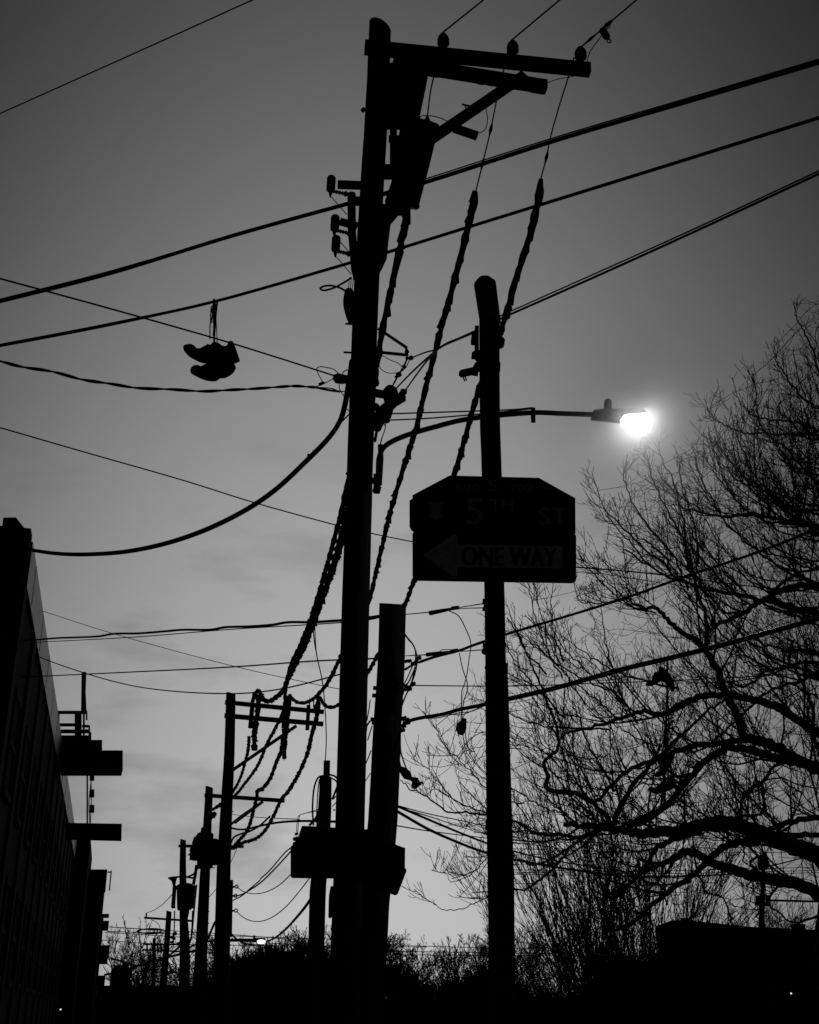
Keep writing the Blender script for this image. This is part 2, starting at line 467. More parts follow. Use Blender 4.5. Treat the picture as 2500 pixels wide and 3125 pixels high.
#%%
# ------------------------------------------------------------------ utility poles
def shaft(name, spec, Y, m, parent, n=20, sub=4, top_tilt=0, cut=0):
    """spec: (px centre, py, width px)"""
    pts = []; rad = []
    for px, py, w in spec:
        p = P(px, py, Y); pts.append(p); rad.append(pxm(w, p) / 2)
    # run down to the ground
    a, b = pts[-2], pts[-1]
    if b.z > 0:
        t = (b.z + .3) / max(a.z - b.z, 1e-3)
        g_ = b + (b - a) * min(t, 50); g_.z = -0.3
        pts.append(g_); rad.append(rad[-1] * 1.04)
    sp = crom([(p.x, p.y, p.z) for p in pts], sub)
    rr = []
    for i in range(len(pts) - 1):
        for k in range(sub): rr.append(rad[i] + (rad[i + 1] - rad[i]) * k / sub)
    rr.append(rad[-1])
    mb = MB(); mb.tube(sp, rr, n, jit=lambda: 1 + rnd.uniform(-.012, .012))
    if top_tilt:
        for i in range(n):
            v = mb.v[i]; mb.v[i] = (v[0], v[1], v[2] + top_tilt * (-(v[0] - sp[0].x)) )
    if cut:
        for i in range(n):
            v = mb.v[i]; mb.v[i] = (v[0], v[1], v[2] + cut * (v[1] - sp[0].y) - .05 * (v[0] - sp[0].x))
    return part(name, mb, m, parent, smooth=False)

def pbeam(name, a, b, Y0, Y1, w, parent, m=TIMBER, dep=None, rag=0):
    p0 = P(a[0], a[1], Y0); p1 = P(b[0], b[1], Y1); h = pxm(w, (p0 + p1) / 2)
    mb = MB(); mb.beam(p0, p1, dep or h * .8, h)
    return part(name, mb, m, parent)

GP = 'utility poles along the street'
YM = 12.0
MAIN = [(1160, 82, 67), (1152, 300, 70), (1137, 550, 72), (1120, 850, 77), (1108, 1150, 79), (1098, 1456, 80), (1087, 1800, 84), (1070, 2450, 89), (1057, 2850, 93)]
mp_ = thing('utility_pole', Vector((P(1050, 3050, YM).x, YM, 0)), "tallest nearest wooden utility pole with a long side crossarm, transformers and a braced strut", 'utility pole', GP)
shaft('shaft', MAIN, YM, WOOD, mp_, 26, 4, .55)
pbeam('crossarm', (1113, 144), (1801, 213), YM - .26, YM + .05, 38, mp_, dep=.12)
# ragged lower arm
p0, p1 = P(1200, 190, YM - .1), P(1668, 265, YM + .25)
mb = MB(); h = pxm(34, p1); mb.beam(p0, p1, .13, h)
d = (p1 - p0); L = d.length; d.normalize()
for i in range(26):
    t = rnd.uniform(.15, .98); c = p0.lerp(p1, t) - Vector((0, 0, h / 2 + .004)); mb.box(c, (rnd.uniform(.02, .07), .05, rnd.uniform(.006, .022)), d, d.cross(Vector((0, 0, 1))).normalized())
part('crossarm', mb, TIMBER, mp_, label="lower shaggy-edged crossarm")
pbeam('brace', (1310, 428), (1600, 230), YM - .05, YM - .1, 27, mp_)
# strut extras on the brace
mb = MB(); wire_mb([P(1410, 318, YM - .15), P(1445, 326, YM - .15)], 6, mb=mb, sub=1); wire_mb([P(1418, 322, YM - .15), P(1428, 338, YM - .15)], 4, mb=mb, sub=1); part('bracket', mb, STEEL, mp_)
for (x, y) in ((1438, 355), (1461, 341)):
    mb = MB(); mb.tube([P(x - 4, y - 10, YM - .1), P(x, y, YM - .1), P(x + 2, y + 4, YM - .1)], [.02, .02, .006], 6); part('bolt', mb, STEEL, mp_)
# insulators
def insulator(px, py, Y, parent, w=38, h=44, pin=True):
    c = P(px, py, Y); R = pxm(w, c) / 2; H = pxm(h, c)
    mb = MB(); a = c - Vector((0, 0, H * .5)); b = c + Vector((0, 0, H * .55))
    mb.lathe(a, b, [(0, R * .6), (.12, R * .95), (.2, R), (.3, R * .82), (.42, R * .98), (.52, R * .98), (.6, R * .8), (.72, R * .85), (.82, R * .6), (.86, R * .42), (.92, R * .55), (1, R * .4)], 14)
    o = part('insulator', mb, CERAM, parent, smooth=True)
    if pin:
        mb = MB(); mb.tube([a - Vector((0, 0, H * .55)), a], R * .22, 8); part('pin', mb, STEEL, parent)
    return c
insulator(1353, 122, YM - .15, mp_); insulator(1565, 144, YM - .05, mp_); insulator(1772, 163, YM + .02, mp_)
# arresters on the left
for i, (x, y, dy_) in enumerate(((1010, 562, 0), (1022, 682, 0), (1025, 745, 0))):
    c = P(x, y, YM - .3); mb = MB(); R = pxm(28, c) / 2
    a, b = P(x + 2, y - 24, YM - .3), P(x - 1, y + 24, YM - .3)
    prof = [(0, R * .6), (.05, R * .85)]
    for k in range(9): prof += [(.1 + k * .09, R * .85), (.14 + k * .09, R)]
    prof += [(.93, R * .8), (1.0, R * .45), (1.15, R * .35), (1.35, R * .08)]
    mb.lathe(a, b, prof, 12); ar = part('arrester', mb, CERAM, mp_)
    mb = MB(); e0 = P(x + 5, y + 21, YM - .3); e1 = P(x + 62 - i * 4, y + 33, YM - .15)
    mb.tube([e0.lerp(e1, t) for t in np.linspace(0, 1, 14)], [.028 if k % 2 else .014 for k in range(9)] + [.04, .028, .014, .012, .012], 8)
    part('post_insulator', mb, CERAM, mp_)
    mb = MB(); wire_mb([P(x + 1, y + 38, YM - .3), P(x + 22, y + 62, YM - .3), P(x + 48, y + 92, YM - .2)], 3, mb=mb)
    if i < 3: part('lead_wire', mb, RUBBER, mp_)
pbeam('cable_box', (1031, 563), (1110, 566), YM - .2, YM - .2, 21, mp_, STEEL)
pbeam('cable_box', (1038, 676), (1090, 690), YM - .2, YM - .2, 19, mp_, STEEL)
# stand-off timber left of the pole
mb = MB(); mb.tube([P(1073, 592, YM - .1), P(1074, 700, YM - .1), P(1082, 820, YM - .1), P(1086, 858, YM - .1)], [pxm(13, P(1073, 592, YM))] * 2 + [pxm(11, P(1073, 592, YM)), .02], 10)
part('standoff_post', mb, TIMBER, mp_)
mb = MB(); mb.beam(P(1085, 613, YM - .1), P(1105, 615, YM - .1), .08, .09); part('bracket', mb, STEEL, mp_)
mb = MB(); mb.beam(P(1085, 795, YM - .1), P(1105, 797, YM - .1), .08, .06); part('bracket', mb, STEEL, mp_)
for x0, x1, y in ((1054, 1078, 988), (1049, 1072, 1075), (1145, 1156, 1175)):
    mb = MB(); mb.tube([P(x0, y, YM), P(x1, y + 1, YM)], .013, 8); part('step_bolt', mb, STEEL, mp_)
mb = MB(); mb.tube([P(1107, 333, YM - .1), P(1111, 337, YM - .1)], .035, 8); part('bolt', mb, STEEL, mp_)
# cable loop left of pole
mb = wire_mb([P(1072, 848, 11.8), P(1050, 862, 11.7), P(1020, 878, 11.6), P(990, 886, 11.6), P(978, 880, 11.6), P(990, 873, 11.6), P(1015, 872, 11.6), P(1045, 882, 11.7), P(1063, 900, 11.8), P(1072, 950, 11.85)], 7)
part('cable_loop', mb, RUBBER, mp_, smooth=True)
mb = MB(); mb.tube(crom([P(1065, 885, 11.8), P(1068, 930, 11.8), P(1076, 985, 11.85)]), [.05 + .03 * math.sin(math.pi * i / 12) for i in range(13)], 8); part('cable_bundle', mb, RUBBER, mp_)
for xa in (1063, 1069, 1075):
    part('lead_wire', wire_mb([P(xa + 4, 845, 11.8), P(xa, 885, 11.8)], 2.5), RUBBER, mp_)
# cable terminations lump under transformers
mb = MB(); mb.plate([P(1168, 620, YM - .1), P(1200, 632, YM - .1), P(1212, 618, YM - .1), P(1215, 628, YM - .1), P(1192, 655, YM - .1), P(1186, 700, YM - .1), P(1180, 760, YM - .1), P(1166, 790, YM - .1), P(1155, 810, YM - .1), P(1140, 810, YM - .1), P(1140, 620, YM - .1)][::-1], (0, .2, 0)); part('riser_shield', mb, STEEL, mp_)
mb = MB(); mb.tube([P(1160, 785, YM - .1), P(1165, 800, YM - .1)], [.09, .04], 9); part('clamp', mb, STEEL, mp_)
# service hardware at y~1080-1330 right of the pole
mb = MB(); mb.tube([P(1155, 1003, YM - .1), P(1240, 1060, YM - .1), P(1242, 1085, YM - .1)], .020, 8); part('bracket_arm', mb, STEEL, mp_)
mb = MB(); mb.tube([P(1160, 1075, YM - .1), P(1240, 1083, YM - .1)], .020, 8); part('bracket_arm', mb, STEEL, mp_)
mb = MB()
for x, y, r in ((1242, 1073, 7), (1243, 1093, 6), (1255, 1092, 8), (1233, 1118, 6), (1228, 1128, 5), (1217, 1143, 9), (1208, 1150, 4)):
    c = P(x, y, YM - .1); R = pxm(r, c); mb.lathe(c - Vector((0, 0, R)), c + Vector((0, 0, R)), [(0, .3 * R), (.3, R), (.7, R), (1, .3 * R)], 8)
wire_mb([P(1243, 1093, YM - .1), P(1233, 1118, YM - .1), P(1217, 1143, YM - .1), P(1197, 1180, YM - .1)], 6, mb=mb)
part('clamp_chain', mb, STEEL, mp_)
for pts, w in (([(1163, 1082), (1190, 1098), (1215, 1108), (1230, 1122)], 2.5), ([(1155, 1112), (1165, 1128), (1185, 1138), (1213, 1138)], 2.5), ([(1250, 1098), (1240, 1120), (1232, 1128)], 3), ([(1146, 1230), (1155, 1237), (1160, 1250)], 5), ([(1185, 1246), (1200, 1243), (1210, 1237)], 3),
               ([(1165, 1265), (1172, 1290), (1176, 1305), (1170, 1325), (1163, 1345), (1161, 1365)], 3.5), ([(1172, 1275), (1177, 1300), (1168, 1330), (1163, 1352)], 2.5)):
    part('jumper_wire', wire_mb([P(x, y, YM - .1) for x, y in pts], w), RUBBER, mp_)
# splice drum
mb = MB(); c = P(1194, 1213, YM - .15)
mb.lathe(P(1190, 1180, YM - .15), P(1197, 1246, YM - .15), [(0, pxm(13, c)), (.12, pxm(21, c)), (.4, pxm(25, c)), (.7, pxm(23, c)), (.9, pxm(16, c)), (1, pxm(8, c))], 9); part('splice_drum', mb, TANK, mp_)
mb = MB(); mb.beam(P(1215, 1210, YM - .15), P(1226, 1224, YM - .15), .12, .12); part('clamp', mb, STEEL, mp_); mb = MB(); mb.tube([P(1218, 1212, YM - .15), P(1232, 1195, YM - .15), P(1242, 1196, YM - .15)], [.03, .045, .03], 8); part('clamp', mb, STEEL, mp_)
mb = MB(); mb.beam(P(1143, 1199, YM - .1), P(1172, 1204, YM - .1), .08, .07); part('bracket', mb, STEEL, mp_)
mb = MB(); mb.tube([P(1186, 1240, YM - .1), P(1172, 1262, YM - .1), P(1155, 1280, YM - .1), P(1147, 1310, YM - .1)], [.07, .10, .08, .06], 9); mb.tube([P(1172, 1265, YM - .1), P(1183, 1288, YM - .1)], [.03, .035], 7); mb.tube([P(1146, 1250, YM - .1), P(1155, 1246, YM - .1)], .07, 7); part('terminal_cluster', mb, TANK, mp_)
mb = MB(); mb.plate([P(1150, 1290, YM - .1), P(1158, 1290, YM - .1), P(1153, 1310, YM - .1), P(1148, 1340, YM - .1), P(1141, 1340, YM - .1)][::-1], (0, .08, 0)); part('bark_flake', mb, WOOD, mp_)

# transformers hung on the main pole
GT = 'transformers hung on the nearest pole'
def tank(label, a, b, Y0, Y1, w0, w1, group, bush=True):
    p0, p1 = P(a[0], a[1], Y0), P(b[0], b[1], Y1)
    t = thing('transformer', p1, label, 'transformer', group)
    R0, R1 = pxm(w0, p0) / 2, pxm(w1, p1) / 2
    mb = MB(); mb.lathe(p0, p1, [(0, R0 * .97), (.02, R0), (.06, R0), (.065, R0 * .95), (.5, (R0 + R1) / 2 * .97), (.94, R1 * .95), (.945, R1), (.98, R1), (1, R1 * .9)], 24)
    part('tank', mb, TANK, t)
    return t, p0, p1
t, p0, p1 = tank("upper transformer tight under the crossarm beside the tall pole", (1262, 178), (1247, 362), YM + .05, YM + .5, 112, 72, GT)
mb = MB(); slab(mb, 1195, 196, 1225, 206, YM, .1); slab(mb, 1192, 190, 1210, 198, YM, .1); part('bracket', mb, STEEL, t)
mb = MB(); slab(mb, 1178, 192, 1226, 356, YM + .1, .25); slab(mb, 1190, 200, 1212, 500, YM + .1, .2); part('hanger', mb, STEEL, t)
mb = MB(); mb.torus(P(1222, 370, YM), .03, .008, (0, 1, 0)); part('lifting_ring', mb, STEEL, t)
mb = MB(); slab(mb, 1186, 412, 1226, 420, YM + .1, .1); slab(mb, 1205, 425, 1226, 432, YM + .1, .1); part('bracket', mb, STEEL, t)
t, p0, p1 = tank("larger lower transformer leaning beside the tall pole, wires leaving its base", (1284, 370), (1230, 630), YM, YM + .6, 122, 100, GT)
mb = MB(); c = P(1304, 362, YM); mb.tube([c - Vector((0, 0, .06)), c + Vector((0, 0, .05))], [.05, .015], 8); part('bushing', mb, CERAM, t)
mb = MB(); mb.torus(P(1219, 632, YM), .035, .009, (0, 1, 0)); part('lifting_ring', mb, STEEL, t)
mb = MB(); mb.plate([P(1198, 545, YM), P(1240, 545, YM), P(1240, 614, YM), P(1175, 612, YM)][::-1], (0, .3, 0)); part('junction_box', mb, TANK, t)
mb = MB(); slab(mb, 1172, 500, 1215, 520, YM + .1, .1); slab(mb, 1172, 526, 1200, 533, YM + .1, .1); part('bracket', mb, STEEL, t)
# capacitor tube hanging off the brace
ct = thing('cutout_fuse', P(1420, 405, YM - .1), "short thick fuse tube hanging below the diagonal brace of the tall pole", 'fuse')
pbeam('barrel', (1386, 391), (1457, 415), YM - .12, YM - .1, 22, ct, TANK)
part('lead_wire', wire_mb([P(x, y, YM - .1) for x, y in ((1281, 356), (1295, 352), (1320, 354), (1345, 360), (1370, 372))], 3), RUBBER, ct)
part('lead_wire', wire_mb([P(x, y, YM - .1) for x, y in ((1482, 325), (1488, 360), (1485, 385), (1475, 400), (1458, 407))], 3), RUBBER, ct)
part('lead_wire', wire_mb([P(x, y, YM - .1) for x, y in ((1672, 252), (1700, 242), (1750, 233))], 2.5), RUBBER, ct)
# jumpers from insulators down to the ragged cables
GJ = 'bare jumper wires dropping from the top crossarm'
def knotw(px, w, Y0, Y1, label, knots):
    t = thing('jumper_wire', P(*px[0], Y0), label, 'wire', GJ)
    pts = path_y(px, Y0, Y1); part('conductor', wire_mb(pts, w), RUBBER, t)
    for i in knots:
        mb = MB(); d = (pts[i + 1] - pts[i - 1]).normalized() * pxm(18, pts[i]); mb.tube([pts[i] - d, pts[i], pts[i] + d], [pxm(3, pts[i]), pxm(6, pts[i]), pxm(2.5, pts[i])], 8); part('splice', mb, STEEL, t)
knotw([(1345, 150), (1326, 226), (1314, 280), (1304, 362)], 5, YM, YM, "short wire from the left insulator down onto the lower transformer", [])
knotw([(1548, 160), (1535, 225), (1515, 310), (1498, 395), (1473, 500), (1452, 585)], 5, YM, YM + .8, "wire from the middle insulator down to the second shaggy cable", [3, 4])
knotw([(1752, 175), (1735, 235), (1705, 330), (1680, 420), (1668, 480), (1650, 548)], 5, YM, YM + .8, "wire from the right insulator down to the third shaggy cable", [4])
# primary conductors leaving to the upper right
GC = 'primary conductors leaving over the camera to the upper right'
for i, (a, b) in enumerate((((1350, 100), (1475, 0)), ((1562, 122), (1708, 0)), ((1775, 142), (1942, 0)))):
    z = P(a[0], a[1], YM).z
    p0, p1 = PZ(*a, z), PZ(*b, z + .3)
    lab = ["left bare conductor rising from the left crossarm insulator", "middle bare conductor rising from the middle crossarm insulator", "right bare conductor with splices rising from the right crossarm insulator"][i]
    t = thing('primary_conductor', p0, lab, 'wire', GC)
    part('conductor', wire_mb([p0, p1, p1 + (p1 - p0) * 3.0], 5.5), RUBBER, t)
    if i == 2:
        for (u, v, w_) in ((1803, 116, 10), (1855, 75, 16)):
            c = P(u, v, YM - .2); d = (p1 - p0).normalized() * pxm(22, c); 
            c = p0 + (p1 - p0) * ((u - 1775) / 167.)
            mb = MB(); mb.tube([c - d, c, c + d], [.01, pxm(w_, c) / 2, .01], 8); part('splice', mb, STEEL, t)
        mb = MB(); mb.tube([P(1838, 90, YM - .5), P(1852, 112, YM - .5), P(1858, 120, YM - .5)], [.05, .05, .015], 8); mb.torus(P(1859, 125, YM - .5), .028, .008, (0, 1, 0)); part('stirrup_clamp', mb, STEEL, t)
        part('tail_wire', wire_mb([P(x, y, YM - .4) for x, y in ((1862, 70), (1862, 82), (1850, 92), (1820, 130), (1800, 160), (1792, 190))], 3), RUBBER, t)
#%%
# ------------------------------------------------------------------ stub pole and hardware
YS = 13.0
sp_ = thing('utility_pole', Vector((P(1150, 3050, YS).x, YS, 0)), "thick flat-topped wooden stub pole just right of the tallest pole", 'utility pole', GP)
shaft('shaft', [(1199, 1843, 82), (1193, 2050, 84), (1183, 2200, 86), (1172, 2450, 90), (1160, 2600, 92), (1143, 2750, 94), (1134, 2900, 96)], YS, WOOD, sp_, 22, 3, cut=.36)
def lumps(name, pts, Y, r, parent, m=STEEL):
    for (x, y) in pts:
        mb = MB(); c = P(x, y, Y); R = pxm(r * rnd.uniform(.7, 1.3), c)
        mb.lathe(c - Vector((R, 0, R * .3)), c + Vector((R, 0, R * .3)), [(0, .4 * R), (.3, R * .9), (.6, R * .7), (.8, R), (1, .3 * R)], 7)
        part(name, mb, m, parent)
lumps('dead_end_clamp', [(1240, 2018), (1250, 2017), (1262, 2025), (1270, 2018), (1278, 2008)], YS - .2, 7, sp_)
lumps('dead_end_clamp', [(1238, 2092), (1248, 2097), (1256, 2092), (1262, 2086), (1240, 2102), (1250, 2103)], YS - .2, 7, sp_)
lumps('dead_end_clamp', [(1233, 2193), (1243, 2196), (1236, 2205), (1246, 2206), (1232, 2215), (1228, 2228)], YS - .2, 8, sp_)
for x, y in ((1139, 2099), (1136, 2122), (1131, 2195), (1135, 2205)): 
    mb = MB(); mb.tube([P(x, y, YS - .1), P(x + 10, y + 1, YS - .1)], .025, 7); part('bolt', mb, STEEL, sp_)
for pts, w in (([(1228, 1925), (1243, 1945), (1262, 1970), (1272, 2000), (1272, 2030), (1262, 2070), (1240, 2120), (1226, 2155)], 5),
               ([(1225, 1922), (1245, 1950), (1265, 1975), (1268, 2010), (1262, 2060), (1245, 2110), (1226, 2148)], 4),
               ([(1235, 2042), (1258, 2028), (1275, 2018)], 4), ([(1260, 2030), (1245, 2065), (1232, 2090)], 4), ([(1268, 2035), (1252, 2072), (1236, 2100), (1230, 2120)], 5),
               ([(1130, 2200), (1120, 2215), (1118, 2230)], 6), ([(1130, 2135), (1127, 2160), (1120, 2200)], 4), ([(1136, 2215), (1122, 2260)], 4), ([(1133, 2290), (1117, 2330)], 4), ([(1131, 2360), (1115, 2385)], 3)):
    part('jumper_wire', wire_mb([P(x, y, YS - .3) for x, y in pts], w), RUBBER, sp_)
# drop wire with black connector hanging from the stub pole
dw = thing('hanging_splice', P(1265, 2390, YS - .3), "black bulb-shaped splice dangling on a short cable right of the stub pole", 'cable splice')
part('drop_wire', wire_mb([P(x, y, YS - .3) for x, y in ((1222, 2250), (1223, 2290), (1231, 2320), (1242, 2352))], 5), RUBBER, dw)
part('drop_wire', wire_mb([P(x, y, YS - .3) for x, y in ((1219, 2320), (1224, 2345))], 5), RUBBER, dw)
c = P(1240, 2365, YS - .3)
mb = MB(); mb.tube([P(x, y, YS - .3) for x, y in ((1222, 2342), (1230, 2352), (1243, 2366), (1255, 2378))], [.02, pxm(12, c), pxm(15, c), pxm(6, c)], 10); part('body', mb, TANK, dw)
mb = MB(); mb.tube([P(x, y, YS - .3) for x, y in ((1255, 2375), (1268, 2382), (1270, 2392), (1262, 2400), (1255, 2400))], [pxm(5, c), pxm(12, c), pxm(14, c), pxm(11, c), pxm(4, c)], 10); mb.tube([P(1276, 2386, YS - .3), P(1287, 2393, YS - .3)], .02, 6); part('cap', mb, TANK, dw)
# slack loops with a small terminal box
sl = thing('slack_loop', P(1409, 2220, 10.5), "looping slack wires that carry a small hanging terminal box, left of the sign pole", 'wire')
part('wire', wire_mb([P(x, y, 10.6) for x, y in ((1371, 1864), (1400, 1880), (1422, 1920), (1437, 1962), (1432, 2010), (1423, 2070), (1410, 2110), (1409, 2150), (1409, 2190))], 3.5), RUBBER, sl)
part('wire', wire_mb([P(x, y, 10.6) for x, y in ((1402, 1993), (1412, 2040), (1428, 2095), (1417, 2135), (1410, 2180))], 3.5), RUBBER, sl)
part('wire', wire_mb([P(x, y, 10.6) for x, y in ((1420, 2230), (1424, 2265), (1435, 2290), (1450, 2294))], 3.5), RUBBER, sl)
mb = MB(); mb.plate([P(x, y, 10.5) for x, y in ((1409, 2190), (1424, 2193), (1424, 2222), (1415, 2238), (1400, 2234), (1393, 2222), (1394, 2208), (1405, 2200))][::-1], (0, .10, 0)); part('terminal_box', mb, TANK, sl)

# ------------------------------------------------------------------ third pole (narrow top, cables looped over it)
Y3 = 24.0
p3 = thing('utility_pole', Vector((P(960, 3050, Y3).x, Y3, 0)), "narrow-topped pole with cables looped over its head, left of the tallest pole", 'utility pole', GP)
shaft('shaft', [(994, 2372, 36), (992, 2450, 40), (987, 2520, 44), (977, 2650, 47), (970, 2720, 50), (966, 2860, 50)], Y3, WOOD, p3, 16, 3)
pbeam('top_board', (998, 2322), (996, 2400), Y3 - .1, Y3 - .1, 19, p3)
for pts, w in (([(988, 2367), (970, 2375), (958, 2410), (954, 2470), (957, 2520)], 6), ([(975, 2378), (970, 2420), (966, 2500), (968, 2520)], 4), ([(1005, 2364), (1020, 2368), (1030, 2376)], 6), ([(1008, 2375), (1022, 2380), (1030, 2390)], 5),
               ([(1032, 2395), (1022, 2420), (1014, 2440)], 7), ([(1030, 2445), (1014, 2462)], 3), ([(1025, 2430), (1016, 2440)], 4), ([(968, 2520), (975, 2480), (980, 2450)], 5), ([(944, 2520), (965, 2495), (975, 2470)], 8)):
    part('looped_cable', wire_mb([P(x, y, Y3 - .4) for x, y in pts], w), RUBBER, p3)
mb = MB(); wire_mb([P(x, y, Y3 - .4) for x, y in ((905, 2540), (908, 2500), (915, 2488), (940, 2480), (972, 2470))], 2.5, mb=mb); wire_mb([P(x, y, Y3 - .4) for x, y in ((909, 2540), (913, 2495), (925, 2484), (975, 2474))], 2.5, mb=mb); part('lead_wire', mb, RUBBER, p3)
lumps('clamp', [(912, 2503), (915, 2505), (1020, 2472)], Y3 - .4, 4, p3)
lumps('wire_guard', [(905, 2545), (902, 2560), (901, 2575)], Y3 - .4, 6, p3)

# ------------------------------------------------------------------ receding poles A..E
def far_pole(label, spec, Y, arms, braces=(), extra=None):
    b = P(spec[-1][0], 3050, Y); t = thing('utility_pole', Vector((b.x, Y, 0)), label, 'utility pole', GP)
    shaft('shaft', spec, Y, WOOD, t, 14, 3, .3)
    for a in arms: pbeam('crossarm', (a[0], a[1]), (a[2], a[3]), Y - .25, Y + .1, a[4], t, dep=.12)
    for a in braces: pbeam('brace', (a[0], a[1]), (a[2], a[3]), Y - .1, Y - .1, a[4], t)
    return t
YA, YB, YC, YD, YE = 36., 47., 62., 86., 130.
pa = far_pole("double-crossarm wooden pole carrying three shaggy cables, nearest of the receding row", [(705, 2117, 29), (700, 2300, 32), (692, 2450, 36), (683, 2650, 42), (679, 2850, 48), (674, 3000, 52)], YA, [(687, 2143, 989, 2173, 12), (685, 2184, 987, 2210, 13)], [(708, 2352, 905, 2215, 9)])
pb = far_pole("single-crossarm wooden pole with clustered gear, just left of the double-crossarm pole", [(639, 2402, 23), (634, 2500, 25), (624, 2700, 32), (617, 2850, 36), (609, 3000, 40)], YB, [(624, 2427, 869, 2444, 11)], [(715, 2512, 803, 2446, 8)])
pc = far_pole("wooden pole with a finned transformer hung at mid height", [(559, 2563, 18), (558, 2650, 20), (560, 2780, 24), (564, 2890, 31), (563, 3000, 33)], YC, [(545, 2582, 744, 2584, 8)])
pd = far_pole("small far pole with one crossarm left of the finned transformer pole", [(516, 2781, 16), (510, 2870, 18), (503, 2950, 21), (498, 3010, 22)], YD, [(440, 2801, 590, 2811, 6)])
pe = far_pole("smallest farthest pole with two short crossarms and upright blocks", [(471, 2863, 9), (470, 2920, 10), (468, 3010, 11)], YE, [(437, 2882, 573, 2883, 5), (437, 2899, 548, 2904, 5)])
for x in (449, 482, 492):
    mb = MB(); slab(mb, x - 3, 2878, x + 3, 2907, YE - .3, .2); part('block', mb, TIMBER, pe)
mb = MB(); slab(mb, 444, 2786, 449, 2800, YD - .2, .1); part('insulator', mb, CERAM, pd)
for x, y in ((770, 2143), (882, 2150), (945, 2160), (957, 2160)):
    mb = MB(); c = P(x, y, YA - .2); mb.tube([c, c + Vector((0, 0, .3))], .02, 6); part('pin', mb, STEEL, pa)
for i, (x0, y0, x1, y1, w) in enumerate(((771, 2145, 764, 2222, 14), (872, 2150, 866, 2222, 15), (942, 2152, 938, 2228, 12))):
    mb = MB(); mb.tube([P(x0, y0, YA - .35), P(x1, y1, YA - .35)], pxm(w, P(x0, y0, YA)) / 2, 10); part('cutout', mb, CERAM, pa)
# gear on A side: conduit on the right side, knobs
mb = MB(); mb.tube([P(704, 2686, YA - .3), P(702, 2760, YA - .3), P(700, 2860, YA - .3)], pxm(8, P(700, 2700, YA)), 8); part('conduit', mb, GALV, pa)
for x, y in ((716, 2706), (713, 2734), (714, 2779)):
    c = P(x, y, YA - .3); mb = MB(); mb.torus(c + Vector((.06, 0, 0)), .045, .018, (0, 1, 0)); mb.tube([c - Vector((.1, 0, .02)), c + Vector((.02, 0, 0))], .03, 6); part('eye_bolt', mb, STEEL, pa)
for x, y in ((650, 2574), (652, 2648), (634, 2781), (634, 2817), (707, 2476), (645, 2632)):
    mb = MB(); Y = YB if x < 660 else YA; mb.tube([P(x - 8, y, Y), P(x + 5, y + 1, Y)], .02, 6); part('step_bolt', mb, STEEL, pb if x < 660 else pa)

GF = 'transformers on the receding poles'
def can(label, x0, y0, x1, y1, Y, fins=False):
    a = P((x0 + x1) / 2, y0, Y); b = P((x0 + x1) / 2, y1, Y); R = pxm(x1 - x0, a) / 2
    t = thing('transformer', b, label, 'transformer', GF)
    mb = MB(); mb.lathe(a, b, [(0, R * .5), (.04, R * .9), (.08, R), (.12, R), (.13, R * .96), (.5, R * .96), (.9, R * .93), (1, R * .85)], 18); part('tank', mb, TANK, t)
    mb = MB(); mb.tube([a - Vector((R * .4, 0, 0)), a + Vector((-R * .4, 0, R * .5))], [R * .14, R * .08], 8); part('bushing', mb, CERAM, t)
    mb = MB(); mb.box(((a.x + b.x) / 2 + R * .2, Y + R * 1.1, (a.z + b.z) / 2), (R * .25, R * .4, (a.z - b.z) * .1)); part('hanger', mb, STEEL, t)
    if fins:
        for sx in (-1, 1):
            for k in range(2):
                mb = MB(); xx = a.x + sx * (R * 1.12 + k * R * .18); mb.box((xx, Y, (a.z + b.z) / 2), (R * .07, R * .5, (a.z - b.z) * .42)); part('cooling_fin', mb, TANK, t)
            mb = MB(); mb.box((a.x + sx * R * 1.15, Y, b.z + .12), (R * .22, R * .1, .05)); mb.box((a.x + sx * R * 1.15, Y, a.z - .25), (R * .22, R * .1, .05)); part('cooling_header', mb, TANK, t)
    return t
can("big finned transformer tank on the mid-distance pole", 539, 2696, 588, 2777, YC - 1.1, True)
can("left can of the transformer cluster beside the single-crossarm pole", 586, 2566, 612, 2626, YB - .5)
can("middle can of the transformer cluster, between the two nearer receding poles", 640, 2560, 668, 2640, YB - .5)
can("right can of the transformer cluster, mostly hidden by the double-crossarm pole", 600, 2540, 652, 2650, YB + .3)
mb = MB(); wire_mb([P(x, y, YC - .3) for x, y in ((514, 2680), (535, 2677), (560, 2676), (590, 2680))], 6, mb=mb); mb.plate([P(512, 2680, YC - .3), P(538, 2676, YC - .3), P(534, 2690, YC - .3), P(532, 2702, YC - .3), P(526, 2700, YC - .3), P(524, 2690, YC - .3)][::-1], (0, .3, 0)); part('switch_bracket', mb, STEEL, pc)
for (x0, y0, x1, y1, w, pr, Y) in ((533, 2780, 529, 2880, 4, pc, YC - .5), (588, 2780, 583, 2870, 5, pc, YC - .5), (600, 2640, 590, 2700, 10, pc, YC - .8), (575, 2770, 570, 2800, 8, pc, YC - .8)):
    mb = MB(); mb.tube([P(x0, y0, Y), P((x0 + x1) / 2 + 1, (y0 + y1) / 2, Y), P(x1, y1, Y)], pxm(w, P(x0, y0, Y)) / 2, 7); part('riser_cable', mb, RUBBER, pr)
lumps('clamp', [(525, 2860), (531, 2865), (524, 2875), (533, 2850), (545, 2880), (552, 2885), (575, 2873)], YC - .8, 6, pc)

